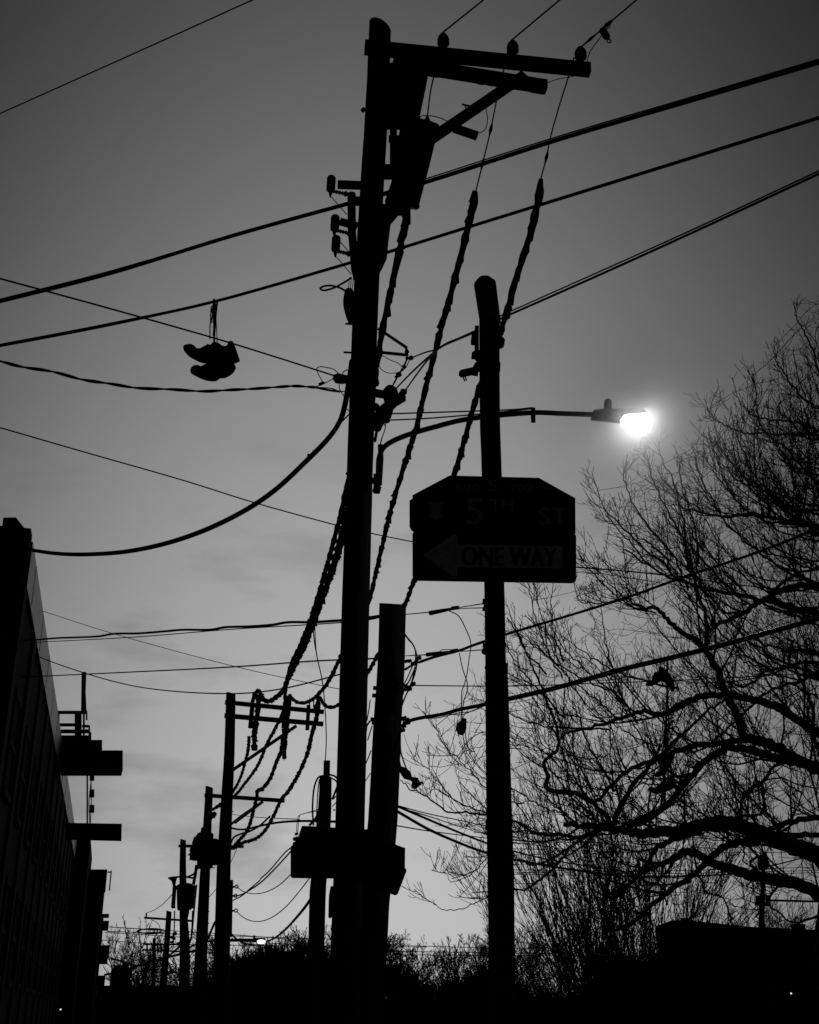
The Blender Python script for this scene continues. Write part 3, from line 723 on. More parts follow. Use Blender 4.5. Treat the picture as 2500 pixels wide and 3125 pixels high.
# ------------------------------------------------------------------ right far pole behind the tree
YR = 50.
pr = thing('utility_pole', Vector((P(2325, 3050, YR).x, YR, 0)), "far pole seen through the bare tree at right, carrying a tank and switch boxes", 'utility pole', GP)
shaft('shaft', [(2331, 2600, 10), (2329, 2700, 14), (2326, 2770, 17), (2324, 2860, 20)], YR, WOOD, pr, 12, 3)
can("transformer tank near the top of the far pole inside the bare tree", 2312, 2610, 2345, 2653, YR - .6)
for i, (a, b, c, d) in enumerate(((2305, 2733, 2320, 2762), (2337, 2733, 2353, 2764))):
    mb = MB(); slab(mb, a, b, c, d, YR - .3, .4); part('switch_box', mb, TANK, pr)
pbeam('side_arm', (2352, 2748), (2520, 2752), YR - .1, YR - .1, 6, pr, STEEL)

# ------------------------------------------------------------------ steel sign pole
YG = 6.6
sg = thing('sign_pole', Vector((P(1536, 3050, YG).x, YG, 0)), "dark round pole with a capped top sleeve carrying the street name and one-way signs", 'pole')
shaft('shaft', [(1494, 960, 62), (1495, 1250, 62), (1501, 1450, 61), (1509, 1800, 62), (1513, 2043, 64)], YG, STEEL, sg, 28, 3)
o = sg.children[0]
# cut the upper tube where the thicker one begins: rebuild lower sleeve
shaft('lower_shaft', [(1514, 2043, 69), (1516, 2060, 69), (1523, 2450, 78), (1529, 2700, 81), (1533, 3000, 80)], YG, STEEL, sg, 28, 3)
mb = MB(); a, b = P(1497, 985, YG), P(1480, 866, YG); R = pxm(69, a) / 2
tp = P(1480, 846, YG)
mb.tube([a, b, b + (tp - b) * .35, b + (tp - b) * .7, tp], [R * .93, R, R * .8, R * .62, R * .25], 26); part('top_sleeve', mb, GALV, sg)
def ppoly(name, pts, Y, dep, parent, m=STEEL):
    mb = MB(); mb.plate([P(x, y, Y) for x, y in pts][::-1], (0, dep, 0)); return part(name, mb, m, parent)
ppoly('clamp', [(1450, 993), (1462, 993), (1462, 1070), (1450, 1070), (1450, 1040), (1439, 1038), (1438, 1031), (1442, 1010), (1449, 1008)], YG - .03, .06, sg)
ppoly('clamp', [(1450, 1068), (1465, 1068), (1464, 1090), (1458, 1092), (1450, 1082), (1440, 1082), (1440, 1075)], YG - .03, .06, sg)
ppoly('clamp', [(1525, 1027), (1537, 1029), (1542, 1036), (1539, 1045), (1532, 1050), (1522, 1049)], YG - .03, .06, sg)
ppoly('band', [(1457, 1095), (1524, 1095), (1528, 1110), (1527, 1134), (1458, 1134)], YG - .07, .005, sg)
ppoly('hook_arm', [(1462, 1096), (1450, 1107), (1443, 1120), (1407, 1128), (1401, 1134), (1408, 1141), (1440, 1134), (1460, 1137)], YG - .03, .05, sg)
for a_ in ((1408, 1140, 1419, 1163), (1416, 1139, 1424, 1161)):
    mb = MB(); mb.tube([P(a_[0], a_[1], YG - .01), P(a_[2], a_[3], YG - .01)], .005, 6); part('prong', mb, STEEL, sg)
ppoly('bracket', [(1484, 1828), (1474, 1826), (1473, 1835), (1478, 1838), (1476, 1850), (1473, 1856), (1484, 1858)], YG - .02, .05, sg)
ppoly('bracket', [(1484, 1962), (1474, 1963), (1476, 1975), (1470, 1984), (1476, 1990), (1484, 1992)], YG - .02, .05, sg)
ppoly('bracket', [(1490, 2500), (1483, 2502), (1484, 2530), (1490, 2532)], YG - .02, .05, sg)

# signs
YSG = YG - 0.10
def textmesh(body):
    cu = bpy.data.curves.new('t', 'FONT'); cu.body = body; cu.resolution_u = 4
    ob = bpy.data.objects.new('t', cu); COL.objects.link(ob)
    bpy.context.view_layer.update()
    me = bpy.data.meshes.new_from_object(ob.evaluated_get(bpy.context.evaluated_depsgraph_get()))
    v = [tuple(x.co) for x in me.vertices]; f = [tuple(p.vertices) for p in me.polygons]
    bpy.data.objects.remove(ob); bpy.data.curves.remove(cu); bpy.data.meshes.remove(me)
    return v, f
def lettering(body, x0, y0, x1, y1, Y, parent, m, name='lettering', slope=0.016, bold=0.0):
    v, f = textmesh(body)
    xs = [a[0] for a in v]; ys = [a[1] for a in v]
    mnx, mxx, mny, mxy = min(xs), max(xs), min(ys), max(ys)
    mb = MB()
    for k in range(2 if bold else 1):
        pts = []
        for a in v:
            u = (a[0] - mnx) / (mxx - mnx); w = (a[1] - mny) / (mxy - mny)
            px = x0 + (x1 - x0) * u + k * bold; py = y1 + (y0 - y1) * w + slope * (x1 - x0) * u
            pts.append(P(px, py, Y - .0004 * k))
        mb.add(pts, f)
    return part(name, mb, m, parent)
s1 = thing('street_sign', P(1508, 1615, YSG), "upper street name sign with clipped top corners reading 5TH ST, 600 S 700", 'street sign')
nm = [(1259, 1511), (1372, 1451), (1645, 1458), (1756, 1520), (1757, 1628), (1259, 1620)]
mb = MB(); mb.plate([P(x, y, YSG) for x, y in nm][::-1], (0, .004, 0)); part('panel', mb, SIGNG, s1)
# thin pale edge
def rim(pts, Y, w, parent, m=SIGNW, name='border'):
    cx = sum(p[0] for p in pts) / len(pts); cy = sum(p[1] for p in pts) / len(pts)
    def ins(p, d):
        L = math.hypot(p[0] - cx, p[1] - cy); return (p[0] + (cx - p[0]) * d / L * 1.2, p[1] + (cy - p[1]) * d / L * 1.2)
    A = [P(*ins(p, 2), Y) for p in pts]; B = [P(*ins(p, 2 + w), Y) for p in pts]; n = len(pts)
    mb = MB(); mb.add(A + B, [(i, (i + 1) % n, (i + 1) % n + n, i + n) for i in range(n)])
    return part(name, mb, m, parent)
YT = YSG - .003
DIM = mat('faded_white_lettering', 0.6, 0.7, scale=25, var=0.35, spec=0.1)
lettering('600', 1389, 1478, 1463, 1497, YT, s1, DIM)
lettering('S', 1492, 1464, 1519, 1499, YT, s1, DIM)
lettering('700', 1556, 1476, 1624, 1500, YT, s1, DIM)
lettering('5', 1421, 1520, 1473, 1599, YT, s1, DIM, bold=2)
lettering('TH', 1496, 1522, 1566, 1558, YT, s1, DIM)
lettering('ST', 1645, 1549, 1731, 1602, YT, s1, DIM, bold=2)
def arrow(cx, cy, d, parent):
    pts = [(cx - 16 * d, cy), (cx - 2 * d, cy - 8), (cx - 2 * d, cy - 3), (cx + 16 * d, cy - 3), (cx + 16 * d, cy + 3), (cx - 2 * d, cy + 3), (cx - 2 * d, cy + 8)]
    mb = MB(); mb.add([P(x, y, YT) for x, y in pts], [tuple(range(7))]); part('arrow', mb, DIM, parent)
arrow(1352, 1482, 1, s1); arrow(1672, 1490, -1, s1)
# bell emblem: yoke bar, bell body, clapper
bell = [(1306, 1531), (1352, 1532), (1352, 1539), (1342, 1541), (1344, 1556), (1346, 1566), (1352, 1577), (1352, 1581), (1335, 1580), (1333, 1585), (1326, 1585), (1324, 1580), (1308, 1579), (1308, 1575), (1314, 1566), (1316, 1554), (1318, 1541), (1306, 1539)]
mb = MB(); mb.add([P(x, y, YT) for x, y in bell], [tuple(range(len(bell)))]); part('bell_emblem', mb, DIM, s1)
# back panel of the other face peeking out at left
s1b = thing('street_sign', P(1400, 1615, YG + .1), "second sign on the far side of the sign pole, only its left edge showing", 'street sign')
mb = MB(); mb.plate([P(x, y, YG + .1) for x, y in ((1250, 1527), (1258, 1522), (1400, 1460), (1640, 1470), (1745, 1530), (1745, 1615), (1262, 1622), (1256, 1619), (1250, 1608))][::-1], (0, .004, 0)); part('panel', mb, SIGNB, s1b)
mb = MB(); mb.beam(P(1500, 1560, YG + .05), P(1500, 1560, YG + .1), .06, .05); part('bracket', mb, STEEL, s1b)
s2 = thing('one_way_sign', P(1508, 1780, YSG), "black ONE WAY sign with a pale left-pointing arrow under the street name sign", 'road sign')
def rrect(x0, y0, x1, y1, r, sl=0.016, n=5):
    pts = []
    for cx, cy, a0 in ((x1 - r, y0 + r, -90), (x1 - r, y1 - r, 0), (x0 + r, y1 - r, 90), (x0 + r, y0 + r, 180)):
        for k in range(n + 1):
            a = math.radians(a0 + 90 * k / n); pts.append((cx + r * math.cos(a), cy + r * math.sin(a)))
    return [(x, y + sl * (x - x0)) for x, y in pts]
YW = YSG - .006
rr_ = rrect(1259, 1616, 1759, 1772, 16)
mb = MB(); mb.plate([P(x, y, YW) for x, y in rr_][::-1], (0, .004, 0)); part('panel', mb, SIGNK, s2)
ri = rrect(1262, 1618.5, 1756, 1769.5, 14); ro = rrect(1264.5, 1621, 1753.5, 1767, 12)
EDGE = mat('worn_edge_line', 0.12, 0.7, spec=.1)
mb = MB(); n = len(ri); mb.add([P(x, y, YW - .002) for x, y in ri] + [P(x, y, YW - .002) for x, y in ro], [(i, (i + 1) % n, (i + 1) % n + n, i + n) for i in range(n)]); part('border', mb, EDGE, s2)
ar = [(1292, 1694), (1375, 1636), (1392, 1630), (1398, 1640), (1396, 1662), (1717, 1667), (1717, 1735), (1396, 1731), (1397, 1755), (1391, 1763), (1376, 1756)]
mb = MB(); mb.add([P(x, y, YW - .003) for x, y in ar], [tuple(range(len(ar)))]); part('arrow', mb, SIGNW, s2)
lettering('ONE WAY', 1409, 1668, 1696, 1725, YW - .006, s2, SIGNK, slope=.016, bold=5)
for y in (1630, 1758):
    mb = MB(); c = P(1508, y, YW - .004); mb.lathe(c, c - Vector((0, .01, 0)), [(0, .010), (.6, .009), (1, .004)], 8); part('bolt', mb, GALV, s2)
for y in (1560, 1700):
    mb = MB(); mb.beam(P(1506, y, YSG + .004), P(1506, y, YG - .05), .05, .04); part('bracket', mb, STEEL, s2)
mb = MB(); mb.beam(P(1506, 1480, YSG + .004), P(1506, 1480, YG - .05), .05, .04); part('bracket', mb, STEEL, s1)

# lower sign cluster on the main pole
YL = YM - .32
GS = 'street signs clustered on the tall pole'
def psign(name, label, pts, Y, m, cat='street sign', bx=1090):
    c = P(sum(p[0] for p in pts) / len(pts), max(p[1] for p in pts), Y)
    t = thing(name, c, label, cat, GS)
    mb = MB(); mb.plate([P(x, y, Y) for x, y in pts][::-1], (0, .005, 0)); part('panel', mb, m, t)
    cy = sum(p[1] for p in pts) / len(pts)
    mb = MB(); mb.beam(P(bx, cy, Y + .006), P(bx, cy, YM - .05), .06, .05); part('bracket', mb, STEEL, t)
psign('street_sign', "left blade of the low sign cluster with a clipped upper corner", [(922, 2520), (1120, 2531), (1135, 2560), (1135, 2600), (888, 2592), (888, 2583), (896, 2577), (911, 2551)], YL, SIGNG)
psign('road_sign', "rounded sign directly under the left blade of the low cluster", rrect(887, 2584, 1130, 2680, 8, .012), YL - .012, SIGNK, 'road sign')
psign('street_sign', "right blade of the low sign cluster with slanted top edge", [(1020, 2548), (1112, 2552), (1206, 2577), (1237, 2588), (1236, 2652), (1020, 2640)], YL - .03, SIGNG)
ang = math.atan2(32, 84)
def rot(x, y): return (1130 + (x * math.cos(ang) - y * math.sin(ang)), 2655 + (x * math.sin(ang) + y * math.cos(ang)))
psign('road_sign', "crooked sign hanging tilted down at the right of the low cluster", [rot(x, y) for x, y in rrect(-150, -44, 105, 46, 10, 0)], YL - .045, SIGNK, 'road sign')
eb = thing('pole_box', P(1008, 2800, YM - .2), "thin narrow plate edge-on at the lower left side of the tall pole", 'plate')
ppoly('plate', [(1017, 2704), (1009, 2705), (1004, 2730), (1003, 2751), (1002, 2799), (1012, 2793), (1020, 2793)], YM - .15, .2, eb)

# ------------------------------------------------------------------ street lamp
sl_ = thing('street_lamp', P(1150, 1495, YM - .2), "lit cobra-head street lamp on a long curved arm from the tallest pole", 'street lamp')
YLm = YM - .1
arm = [(1156, 1480), (1155, 1430), (1158, 1395), (1172, 1365), (1205, 1343), (1260, 1322), (1330, 1302), (1400, 1284), (1470, 1273), (1560, 1264), (1640, 1259), (1720, 1262), (1812, 1265)]
pts = [P(x, y, YLm + .0006 * (x - 1150)) for x, y in arm]
part('arm', wire_mb(pts, 16, n=12), GALV, sl_, smooth=True)
mb = MB(); slab(mb, 1140, 1445, 1160, 1500, YM - .2, .06); part('mount_plate', mb, GALV, sl_)
mb = MB(); mb.tube([P(1135, 1467, YM - .14), P(1148, 1467, YM - .25)], pxm(10, pts[0]), 12); part('mount_bolt', mb, GALV, sl_)
mb = MB(); mb.tube([P(1161, 1358, YLm), P(1163, 1400, YLm), P(1158, 1480, YLm)], .03, 8); part('conduit', mb, STEEL, sl_)
mb = MB(); mb.tube([P(1153, 1485, YM - .2), P(1148, 1502, YM - .2)], .045, 8); part('arm_foot', mb, GALV, sl_)
tr1 = path_y([(1178, 1263), (1400, 1256), (1560, 1250), (1625, 1244)], YLm, YLm + .3); tr2 = path_y([(1160, 1283), (1300, 1277), (1470, 1263), (1600, 1250), (1625, 1246)], YLm, YLm + .3)
part('truss_rod', wire_mb(tr1, 4.5), STEEL, sl_); part('truss_rod', wire_mb(tr2, 4.5), STEEL, sl_)
c = P(1627, 1257, YLm + .3); mb = MB(); slab(mb, 1620, 1243, 1634, 1271, YLm + .2, .16); part('collar', mb, GALV, sl_)
YH = YLm + .42
hc = [(1802, 1283), (1808, 1262), (1812, 1250), (1850, 1247), (1940, 1245), (1968, 1248), (1975, 1254), (1950, 1258), (1906, 1262), (1893, 1293)]
mb = MB()
for k, (yy, s) in enumerate(((-.13, .55), (-.08, .9), (0, 1), (.08, .9), (.13, .55))):
    cx, cy = 1900, 1270
    vs = [P(cx + (x - cx) * (.85 + .15 * s), cy + (y - cy) * s, YH + yy) for x, y in hc]
    mb.add(vs, [])
n = len(hc)
fs = [tuple(range(n))[::-1], tuple(4 * n + i for i in range(n))]
for r in range(4):
    for i in range(n): fs.append((r * n + i, r * n + (i + 1) % n, (r + 1) * n + (i + 1) % n, (r + 1) * n + i))
mb.f += fs; part('housing', mb, GALV, sl_)
mb = MB(); a = P(1855, 1249, YH); b = P(1856, 1219, YH); R = pxm(23, a) / 2
mb.lathe(a, b, [(0, R * 1.05), (.6, R), (.85, R * .95), (1, R * .6)], 14); part('photocell', mb, GALV, sl_)
# glass bowl hanging under the front of the head
lc = P(1945, 1280, YH)
RX, RZ, RY = pxm(37, lc), pxm(25, lc), .12
mb = MB(); vs = []; fs = []
nu, nv = 20, 10
for i in range(nv + 1):
    th = math.pi * i / nv
    for k in range(nu):
        ph = 2 * math.pi * k / nu
        vs.append(lc + Vector((RX * math.sin(th) * math.cos(ph), RY * math.sin(th) * math.sin(ph), RZ * math.cos(th))))
for i in range(nv):
    for k in range(nu): fs.append((i * nu + k, i * nu + (k + 1) % nu, (i + 1) * nu + (k + 1) % nu, (i + 1) * nu + k))
mb.add(vs, fs); part('glass_bowl', mb, LAMPGLASS, sl_, smooth=True)
# far lamp
fl = thing('street_lamp', P(760, 2866, 58), "small far street lamp glowing on a long arm in front of the dark tree", 'street lamp')
mb = MB(); mb.tube([P(700, 2870, 58), P(760, 2869, 58), P(785, 2870, 58)], .07, 8); part('arm', mb, STEEL, fl)
mb = MB(); slab(mb, 772, 2862, 810, 2871, 57.9, .3); mb.tube([P(776, 2862, 58), P(776, 2855, 58)], .06, 8); part('housing', mb, STEEL, fl)
c = P(798, 2874, 57.95); mb = MB(); mb.lathe(c - Vector((pxm(13, c), 0, 0)), c + Vector((pxm(12, c), 0, 0)), [(0, .03), (.15, .09), (.5, .11), (.85, .09), (1, .03)], 10); part('glass_bowl', mb, FARLAMP, fl)
mb = MB(); mb.tube([P(700, 2890, 58), P(690, 2900, 58), P(690, 3080, 58)], .08, 8); part('mast', mb, STEEL, fl)
#%%
# ------------------------------------------------------------------ ragged covered cables
GR = 'shaggy covered cables between the poles'
def rag(label, px, Y0, Y1, w_px_at, seed, r=1.0, group=GR):
    pts = path_y(px, Y0, Y1)
    w = 1.0 * pxm(w_px_at[1], P(px[w_px_at[0]][0], px[w_px_at[0]][1], pts[w_px_at[0]].y))
    return part('covered_cable', ragged(pts, w, r, seed), WRAP, None, label, 'cable', group)
c1 = [(1248, 632), (1225, 740), (1212, 800), (1190, 900), (1172, 980), (1160, 1050), (1148, 1130), (1130, 1240), (1100, 1350), (1060, 1480), (1040, 1570), (1008, 1690), (980, 1790), (958, 1860), (925, 1950), (888, 2030), (872, 2100), (868, 2160), (842, 2220), (815, 2270), (785, 2340), (752, 2385), (720, 2425), (680, 2455), (640, 2475)]
rag("leftmost shaggy cable, from the lower transformer base past the double-crossarm pole", c1, YM + .4, YB - .5, (4, 20), 3)
c1b = [(1064, 1560), (1048, 1620), (1030, 1690), (1000, 1780), (968, 1870), (938, 1950), (910, 2010), (880, 2070), (862, 2110), (842, 2128), (822, 2140), (805, 2135), (796, 2118), (788, 2108), (778, 2122), (771, 2140)]
rag("shaggy cable beside the leftmost one, hooking over the first insulator of the double-crossarm pole", c1b, 15.5, YA - .3, (5, 17), 4)
c2 = [(1452, 583), (1446, 620), (1430, 690), (1405, 790), (1380, 880), (1352, 985), (1325, 1085), (1300, 1180), (1272, 1300), (1250, 1370), (1222, 1460), (1192, 1560), (1168, 1660), (1146, 1755), (1128, 1830), (1100, 1900), (1060, 1965), (1030, 2025), (1005, 2075), (975, 2115), (945, 2140), (915, 2145), (895, 2135), (885, 2122), (878, 2135), (872, 2150)]
rag("middle shaggy cable crossing in front of the lamp arm and passing behind the tall pole", c2, YM + .8, YA - .3, (5, 19), 5)
c3 = [(1651, 546), (1645, 600), (1628, 680), (1600, 775), (1578, 840), (1556, 920), (1535, 990), (1500, 1090), (1462, 1190), (1440, 1260), (1420, 1335), (1395, 1420), (1375, 1480), (1320, 1620), (1265, 1770), (1238, 1840), (1200, 1920), (1150, 2005), (1115, 2065), (1075, 2115), (1035, 2150), (1005, 2158), (985, 2145), (976, 2128), (968, 2145), (960, 2165)]
rag("right shaggy cable passing behind the sign pole, the one-way sign and the stub pole", c3, YM + .8, YA - .3, (5, 20), 6)
rag("shaggy drop hanging off the first insulator of the double-crossarm pole", [(790, 2120), (787, 2170), (778, 2230), (776, 2290)], YA - .4, YA - .4, (1, 17), 7)
rag("shaggy run from the first cutout down to the single-crossarm pole", [(760, 2248), (758, 2285), (750, 2320), (735, 2370), (715, 2410), (690, 2440), (650, 2470)], YA - .3, YB, (1, 9), 8)
rag("shaggy drop with a blunt end below the second insulator of the double-crossarm pole", [(885, 2130), (880, 2180), (873, 2245), (867, 2316)], YA - .4, YA - .4, (1, 12), 9)
rag("shaggy run from the second insulator through the single crossarm towards the far poles", [(868, 2225), (858, 2290), (842, 2330), (825, 2375), (800, 2408), (787, 2412), (782, 2440), (772, 2480), (757, 2530), (730, 2565), (708, 2590)], YA - .3, YB + 2, (3, 11), 10)
rag("rightmost shaggy run from the third insulator curving down towards the far poles", [(972, 2140), (966, 2190), (950, 2250), (938, 2300), (915, 2355), (880, 2415), (858, 2440), (835, 2490), (805, 2540), (775, 2562), (740, 2572), (712, 2590)], YA - .3, YC - 8, (3, 12), 11)
rag("tangle of shaggy cable between the two nearer receding poles", [(660, 2480), (640, 2500), (622, 2540), (600, 2560), (590, 2590), (585, 2625)], YB - .6, YB - .6, (1, 16), 12)

# ------------------------------------------------------------------ smooth cables
def W(name, label, px, w, z=None, Y0=None, Y1=None, group=None, m=None, cat='cable'):
    pts = path_z(px, z) if z is not None else path_y(px, Y0, Y1)
    return wire(name, pts, w, label, cat, group, m)
W('overhead_wire', "lone thin wire crossing the top left corner", [(-60, 373), (0, 346), (380, 176), (765, 2), (900, -60)], 4.5, z=12.0, cat='wire')
# cable 1 with messenger
t = thing('lashed_cable', PZ(1100, 610, 6.2), "thickest overhead cable crossing the whole frame, uppermost of the crossing cables", 'cable')
q = [(-80, 940), (0, 920), (330, 836), (700, 722), (1060, 622), (1295, 557), (1700, 427), (2100, 309), (2500, 190), (2600, 160)]
part('cable', wire_mb(path_z(q, 6.2), 13), RUBBER, t, smooth=True)
part('messenger', wire_mb(path_z([(x, y - (10 if x > 1200 else 7.5 if x < 500 else 2)) for x, y in q], 6.21), 4), RUBBER, t, smooth=True)
q = [(-80, 1067), (0, 1053), (330, 990), (655, 920), (1065, 803), (1178, 771), (1500, 671), (2000, 516), (2500, 359), (2600, 327)]
t = thing('lashed_cable', PZ(1100, 790, 5.6), "second crossing overhead cable, the one the sneakers at left hang from", 'cable')
part('cable', wire_mb(path_z(q, 5.6), 10), RUBBER, t, smooth=True)
part('messenger', wire_mb(path_z([(x, y + (5 if x < 500 else 1)) for x, y in q], 5.6), 4), RUBBER, t, smooth=True)
z3 = P(1540, 968, YG).z
t = thing('lashed_cable', PZ(1540, 968, z3), "doubled overhead cable rising from the sign pole top to the right edge", 'cable')
part('cable', wire_mb(path_z([(1522, 975), (1800, 852), (2100, 716), (2500, 530), (2600, 483)], z3), 8), RUBBER, t, smooth=True)
part('messenger', wire_mb(path_z([(1522, 966), (1800, 842), (2100, 707), (2500, 521), (2600, 474)], z3), 5), RUBBER, t, smooth=True)
W('overhead_cable', "short cable from the sign pole clamp sloping down left across a shaggy cable", [(1452, 1010), (1400, 1033), (1365, 1047), (1335, 1066), (1300, 1075), (1258, 1091)], 6, Y0=YG, Y1=YM - .1)
W('overhead_cable', "twin cable, left strand, from the sign pole down to the drum beside the tall pole", [(1452, 1012), (1390, 1038), (1350, 1056), (1325, 1075), (1285, 1110), (1245, 1148), (1205, 1190)], 7, Y0=YG, Y1=YM - .1)
W('overhead_cable', "twin cable, right strand, ending at the clamp right of the drum", [(1330, 1072), (1300, 1105), (1270, 1145), (1238, 1190)], 6, Y0=YG + 2.4, Y1=YM - .1)
za = P(1040, 1152, YM - .2).z
W('overhead_cable', "thin straight cable from the left edge passing behind the sneakers to the tall pole", [(-80, 828), (0, 850), (330, 940), (655, 1032), (850, 1092), (1022, 1147)], 5.5, Y0=9.5, Y1=YM - .2)
# twisted service drop
t = thing('service_drop', P(900, 1180, 11), "wavy twisted service cable sagging from the left edge to the tall pole", 'cable')
q = [(-60, 1088), (0, 1102), (70, 1120), (160, 1134), (250, 1158), (330, 1170), (420, 1184), (520, 1188), (620, 1194), (700, 1190), (780, 1186), (860, 1180), (905, 1178), (960, 1182)]
pts = crom(path_y(q, 10, 11.8), 6)
for ph in (0, math.pi):
    pp = []
    for i, p in enumerate(pts):
        a = i * .55 + ph; pp.append(p + Vector((0, math.cos(a), math.sin(a))) * .009)
    mb = MB(); mb.tube(pp, pxm(5.5, pts[40]) / 2, 6); part('strand', mb, RUBBER, t, smooth=True)
part('strand', wire_mb(path_y([(955, 1180), (1000, 1190), (1038, 1195)], 11.8, 11.8), 7), RUBBER, t); part('strand', wire_mb(path_y([(960, 1182), (1010, 1185), (1035, 1194), (1060, 1194)], 11.8, 11.8), 3.5), RUBBER, t)
lw = thing('splice_loops', P(1000, 1150, YM - .2), "thin looping jumpers around the clamp left of the tall pole", 'wire')
for pts, w in (([(1042, 1148), (1020, 1128), (1000, 1122), (978, 1119), (967, 1125), (970, 1138), (986, 1168)], 3), ([(1025, 1150), (1000, 1165), (975, 1176), (958, 1182)], 3), ([(1045, 1150), (1048, 1135), (1062, 1128)], 3.5), ([(1036, 1165), (1036, 1185), (1044, 1200), (1052, 1212)], 3), ([(1055, 1245), (1066, 1255)], 3), ([(1045, 1285), (1055, 1275), (1066, 1264)], 5)):
    part('wire', wire_mb([P(x, y, YM - .2) for x, y in pts], w), RUBBER, lw)
mb = MB(); mb.tube([P(x, y, YM - .2) for x, y in ((1018, 1150), (1028, 1154), (1045, 1157), (1062, 1158))], [.03, .065, .06, .05], 8); part('clamp', mb, STEEL, lw)
mb = MB(); mb.tube([P(x, y, YM - .2) for x, y in ((974, 1174), (984, 1169), (991, 1168))], [.02, .02, .015], 8); part('connector', mb, STEEL, lw)
W('overhead_wire', "thin wire sloping from the left edge behind the tall pole to the signs", [(-60, 1288), (0, 1305), (280, 1386), (560, 1466), (780, 1535), (1020, 1601), (1130, 1627), (1262, 1654)], 4, Y0=11, Y1=14.5, cat='wire')
W('overhead_wire', "upper thin wire right of the signs running into the bare tree", [(1740, 1729), (2000, 1752), (2300, 1790), (2560, 1815)], 4, Y0=14.5, Y1=24, cat='wire')
W('overhead_wire', "lower hair-thin wire right of the signs running into the bare tree", [(1740, 1747), (1830, 1750), (2100, 1790), (2560, 1850)], 2.5, Y0=14.5, Y1=24, cat='wire')
W('thick_cable', "thick smooth cable sagging in a big curve from the left building to the tall pole", [(70, 1674), (92, 1678), (170, 1689), (260, 1692), (380, 1684), (500, 1660), (620, 1620), (740, 1562), (840, 1495), (940, 1402), (1000, 1340), (1035, 1290), (1052, 1240), (1066, 1160), (1075, 1100)], 16, Y0=19.5, Y1=YM - .2)
mb = MB(); mb.tube([P(940, 1385, YM), P(944, 1393, YM)], [.01, .03], 6); mb.tube([P(956, 1374, YM), P(960, 1381, YM)], [.01, .03], 6); part('cable_tie', mb, STEEL, None, "tiny tie stubs on the thick sagging cable near the tall pole", 'tie')
t = thing('lashed_cable', P(700, 1920, 17), "wavy cable with a straight wire under it from the left building to the stub pole", 'cable')
q = [(75, 1956), (130, 1951), (180, 1947), (240, 1945), (300, 1942), (350, 1934), (420, 1933), (500, 1927), (560, 1922), (640, 1922), (690, 1914), (760, 1912), (830, 1907), (880, 1899), (950, 1899), (1000, 1896), (1060, 1892), (1110, 1887), (1160, 1880)]
part('cable', wire_mb(path_y(q, 21, YS - .2), 7.5), RUBBER, t); part('messenger', wire_mb(path_y([(110, 1960), (400, 1945), (700, 1921), (1000, 1903), (1120, 1892), (1160, 1884)], 21, YS - .2), 3.5), RUBBER, t)
W('overhead_wire', "straight wire below the wavy cable from the left building to the stub pole", [(60, 2066), (140, 2063), (400, 2051), (700, 2036), (950, 2018), (1100, 2012), (1165, 2008)], 4.5, Y0=22, Y1=YS, cat='wire')
def deadend(label, a, sleeve, b, Yx):
    t = thing('dead_end_wire', P(*a[0], YS), label, 'wire', 'dead-end wires between the stub pole and the sign pole')
    part('wire', wire_mb(path_y(a, YS, Yx), 3.5), RUBBER, t)
    s0, s1_, w0, w1 = sleeve
    mb = MB(); mb.tube([P(*s0, Yx), P(*((s0[0] + s1_[0]) / 2, (s0[1] + s1_[1]) / 2), Yx - .1), P(*s1_, Yx - .2)], [pxm(w0, P(*s0, Yx)) / 2, pxm((w0 + w1) * .55, P(*s0, Yx)) / 2, pxm(w1, P(*s0, Yx)) / 2], 9); part('sleeve', mb, TANK, t)
    for q_ in b: part('wire', wire_mb(path_y(q_, Yx - .2, YG), 3), RUBBER, t)
    c = P(b[0][0][0] + 5, b[0][0][1], Yx - .2); mb = MB(); mb.beam(c - Vector((.03, 0, 0)), c + Vector((.04, 0, .01)), .02, .03); part('turnbuckle', mb, STEEL, t)
deadend("upper dead-end wire with a black sleeve ending at the sign pole", [(1238, 1875), (1315, 1868)], ((1313, 1871), (1385, 1857), 15, 7), [[(1383, 1857), (1408, 1853), (1476, 1842)], [(1390, 1860), (1410, 1857), (1478, 1855)]], 10.0)
deadend("lower dead-end wire with a black sleeve ending at the sign pole", [(1235, 2002), (1305, 1998)], ((1303, 1998), (1375, 1990), 13, 8), [[(1380, 1988), (1405, 1988), (1475, 1983)], [(1340, 1990), (1350, 1983), (1375, 1983), (1400, 1987)]], 10.0)
zc = P(1240, 2033, YS).z
t = thing('lashed_cable', P(1240, 2033, YS), "overhead cable from the stub pole rising right, upper of the pair before the tree", 'cable')
q = [(1237, 2044), (1256, 2031), (1280, 2020), (1330, 2003), (1400, 1985), (1440, 1970), (1480, 1956), (1542, 1937), (1700, 1890), (1900, 1828), (2100, 1757), (2300, 1690), (2500, 1612), (2600, 1570)]
part('cable', wire_mb(path_z(q, zc), 7), GLOSSY, t, smooth=True)
part('messenger', wire_mb(path_z([(x, y - (3 if x > 1500 else -4)) for x, y in q[2:]], zc), 3), GLOSSY, t)
zd = P(1240, 2205, YS).z
t = thing('lashed_cable', P(1240, 2205, YS), "heavy bundled cable with glinting right end, two small pairs of shoes hang from it", 'cable')
q = [(1230, 2214), (1250, 2200), (1290, 2190), (1350, 2180), (1400, 2166), (1440, 2158), (1480, 2150), (1552, 2135), (1700, 2100), (1900, 2044), (2060, 2006), (2200, 1971), (2350, 1930), (2500, 1888), (2600, 1858)]
part('cable', wire_mb(path_z(q, zd), 12), RUBBER, t, smooth=True)
part('messenger', wire_mb(path_z([(x, y - 7) for x, y in q[7:]], zd), 5, n=12), GLOSSY, t, smooth=True)
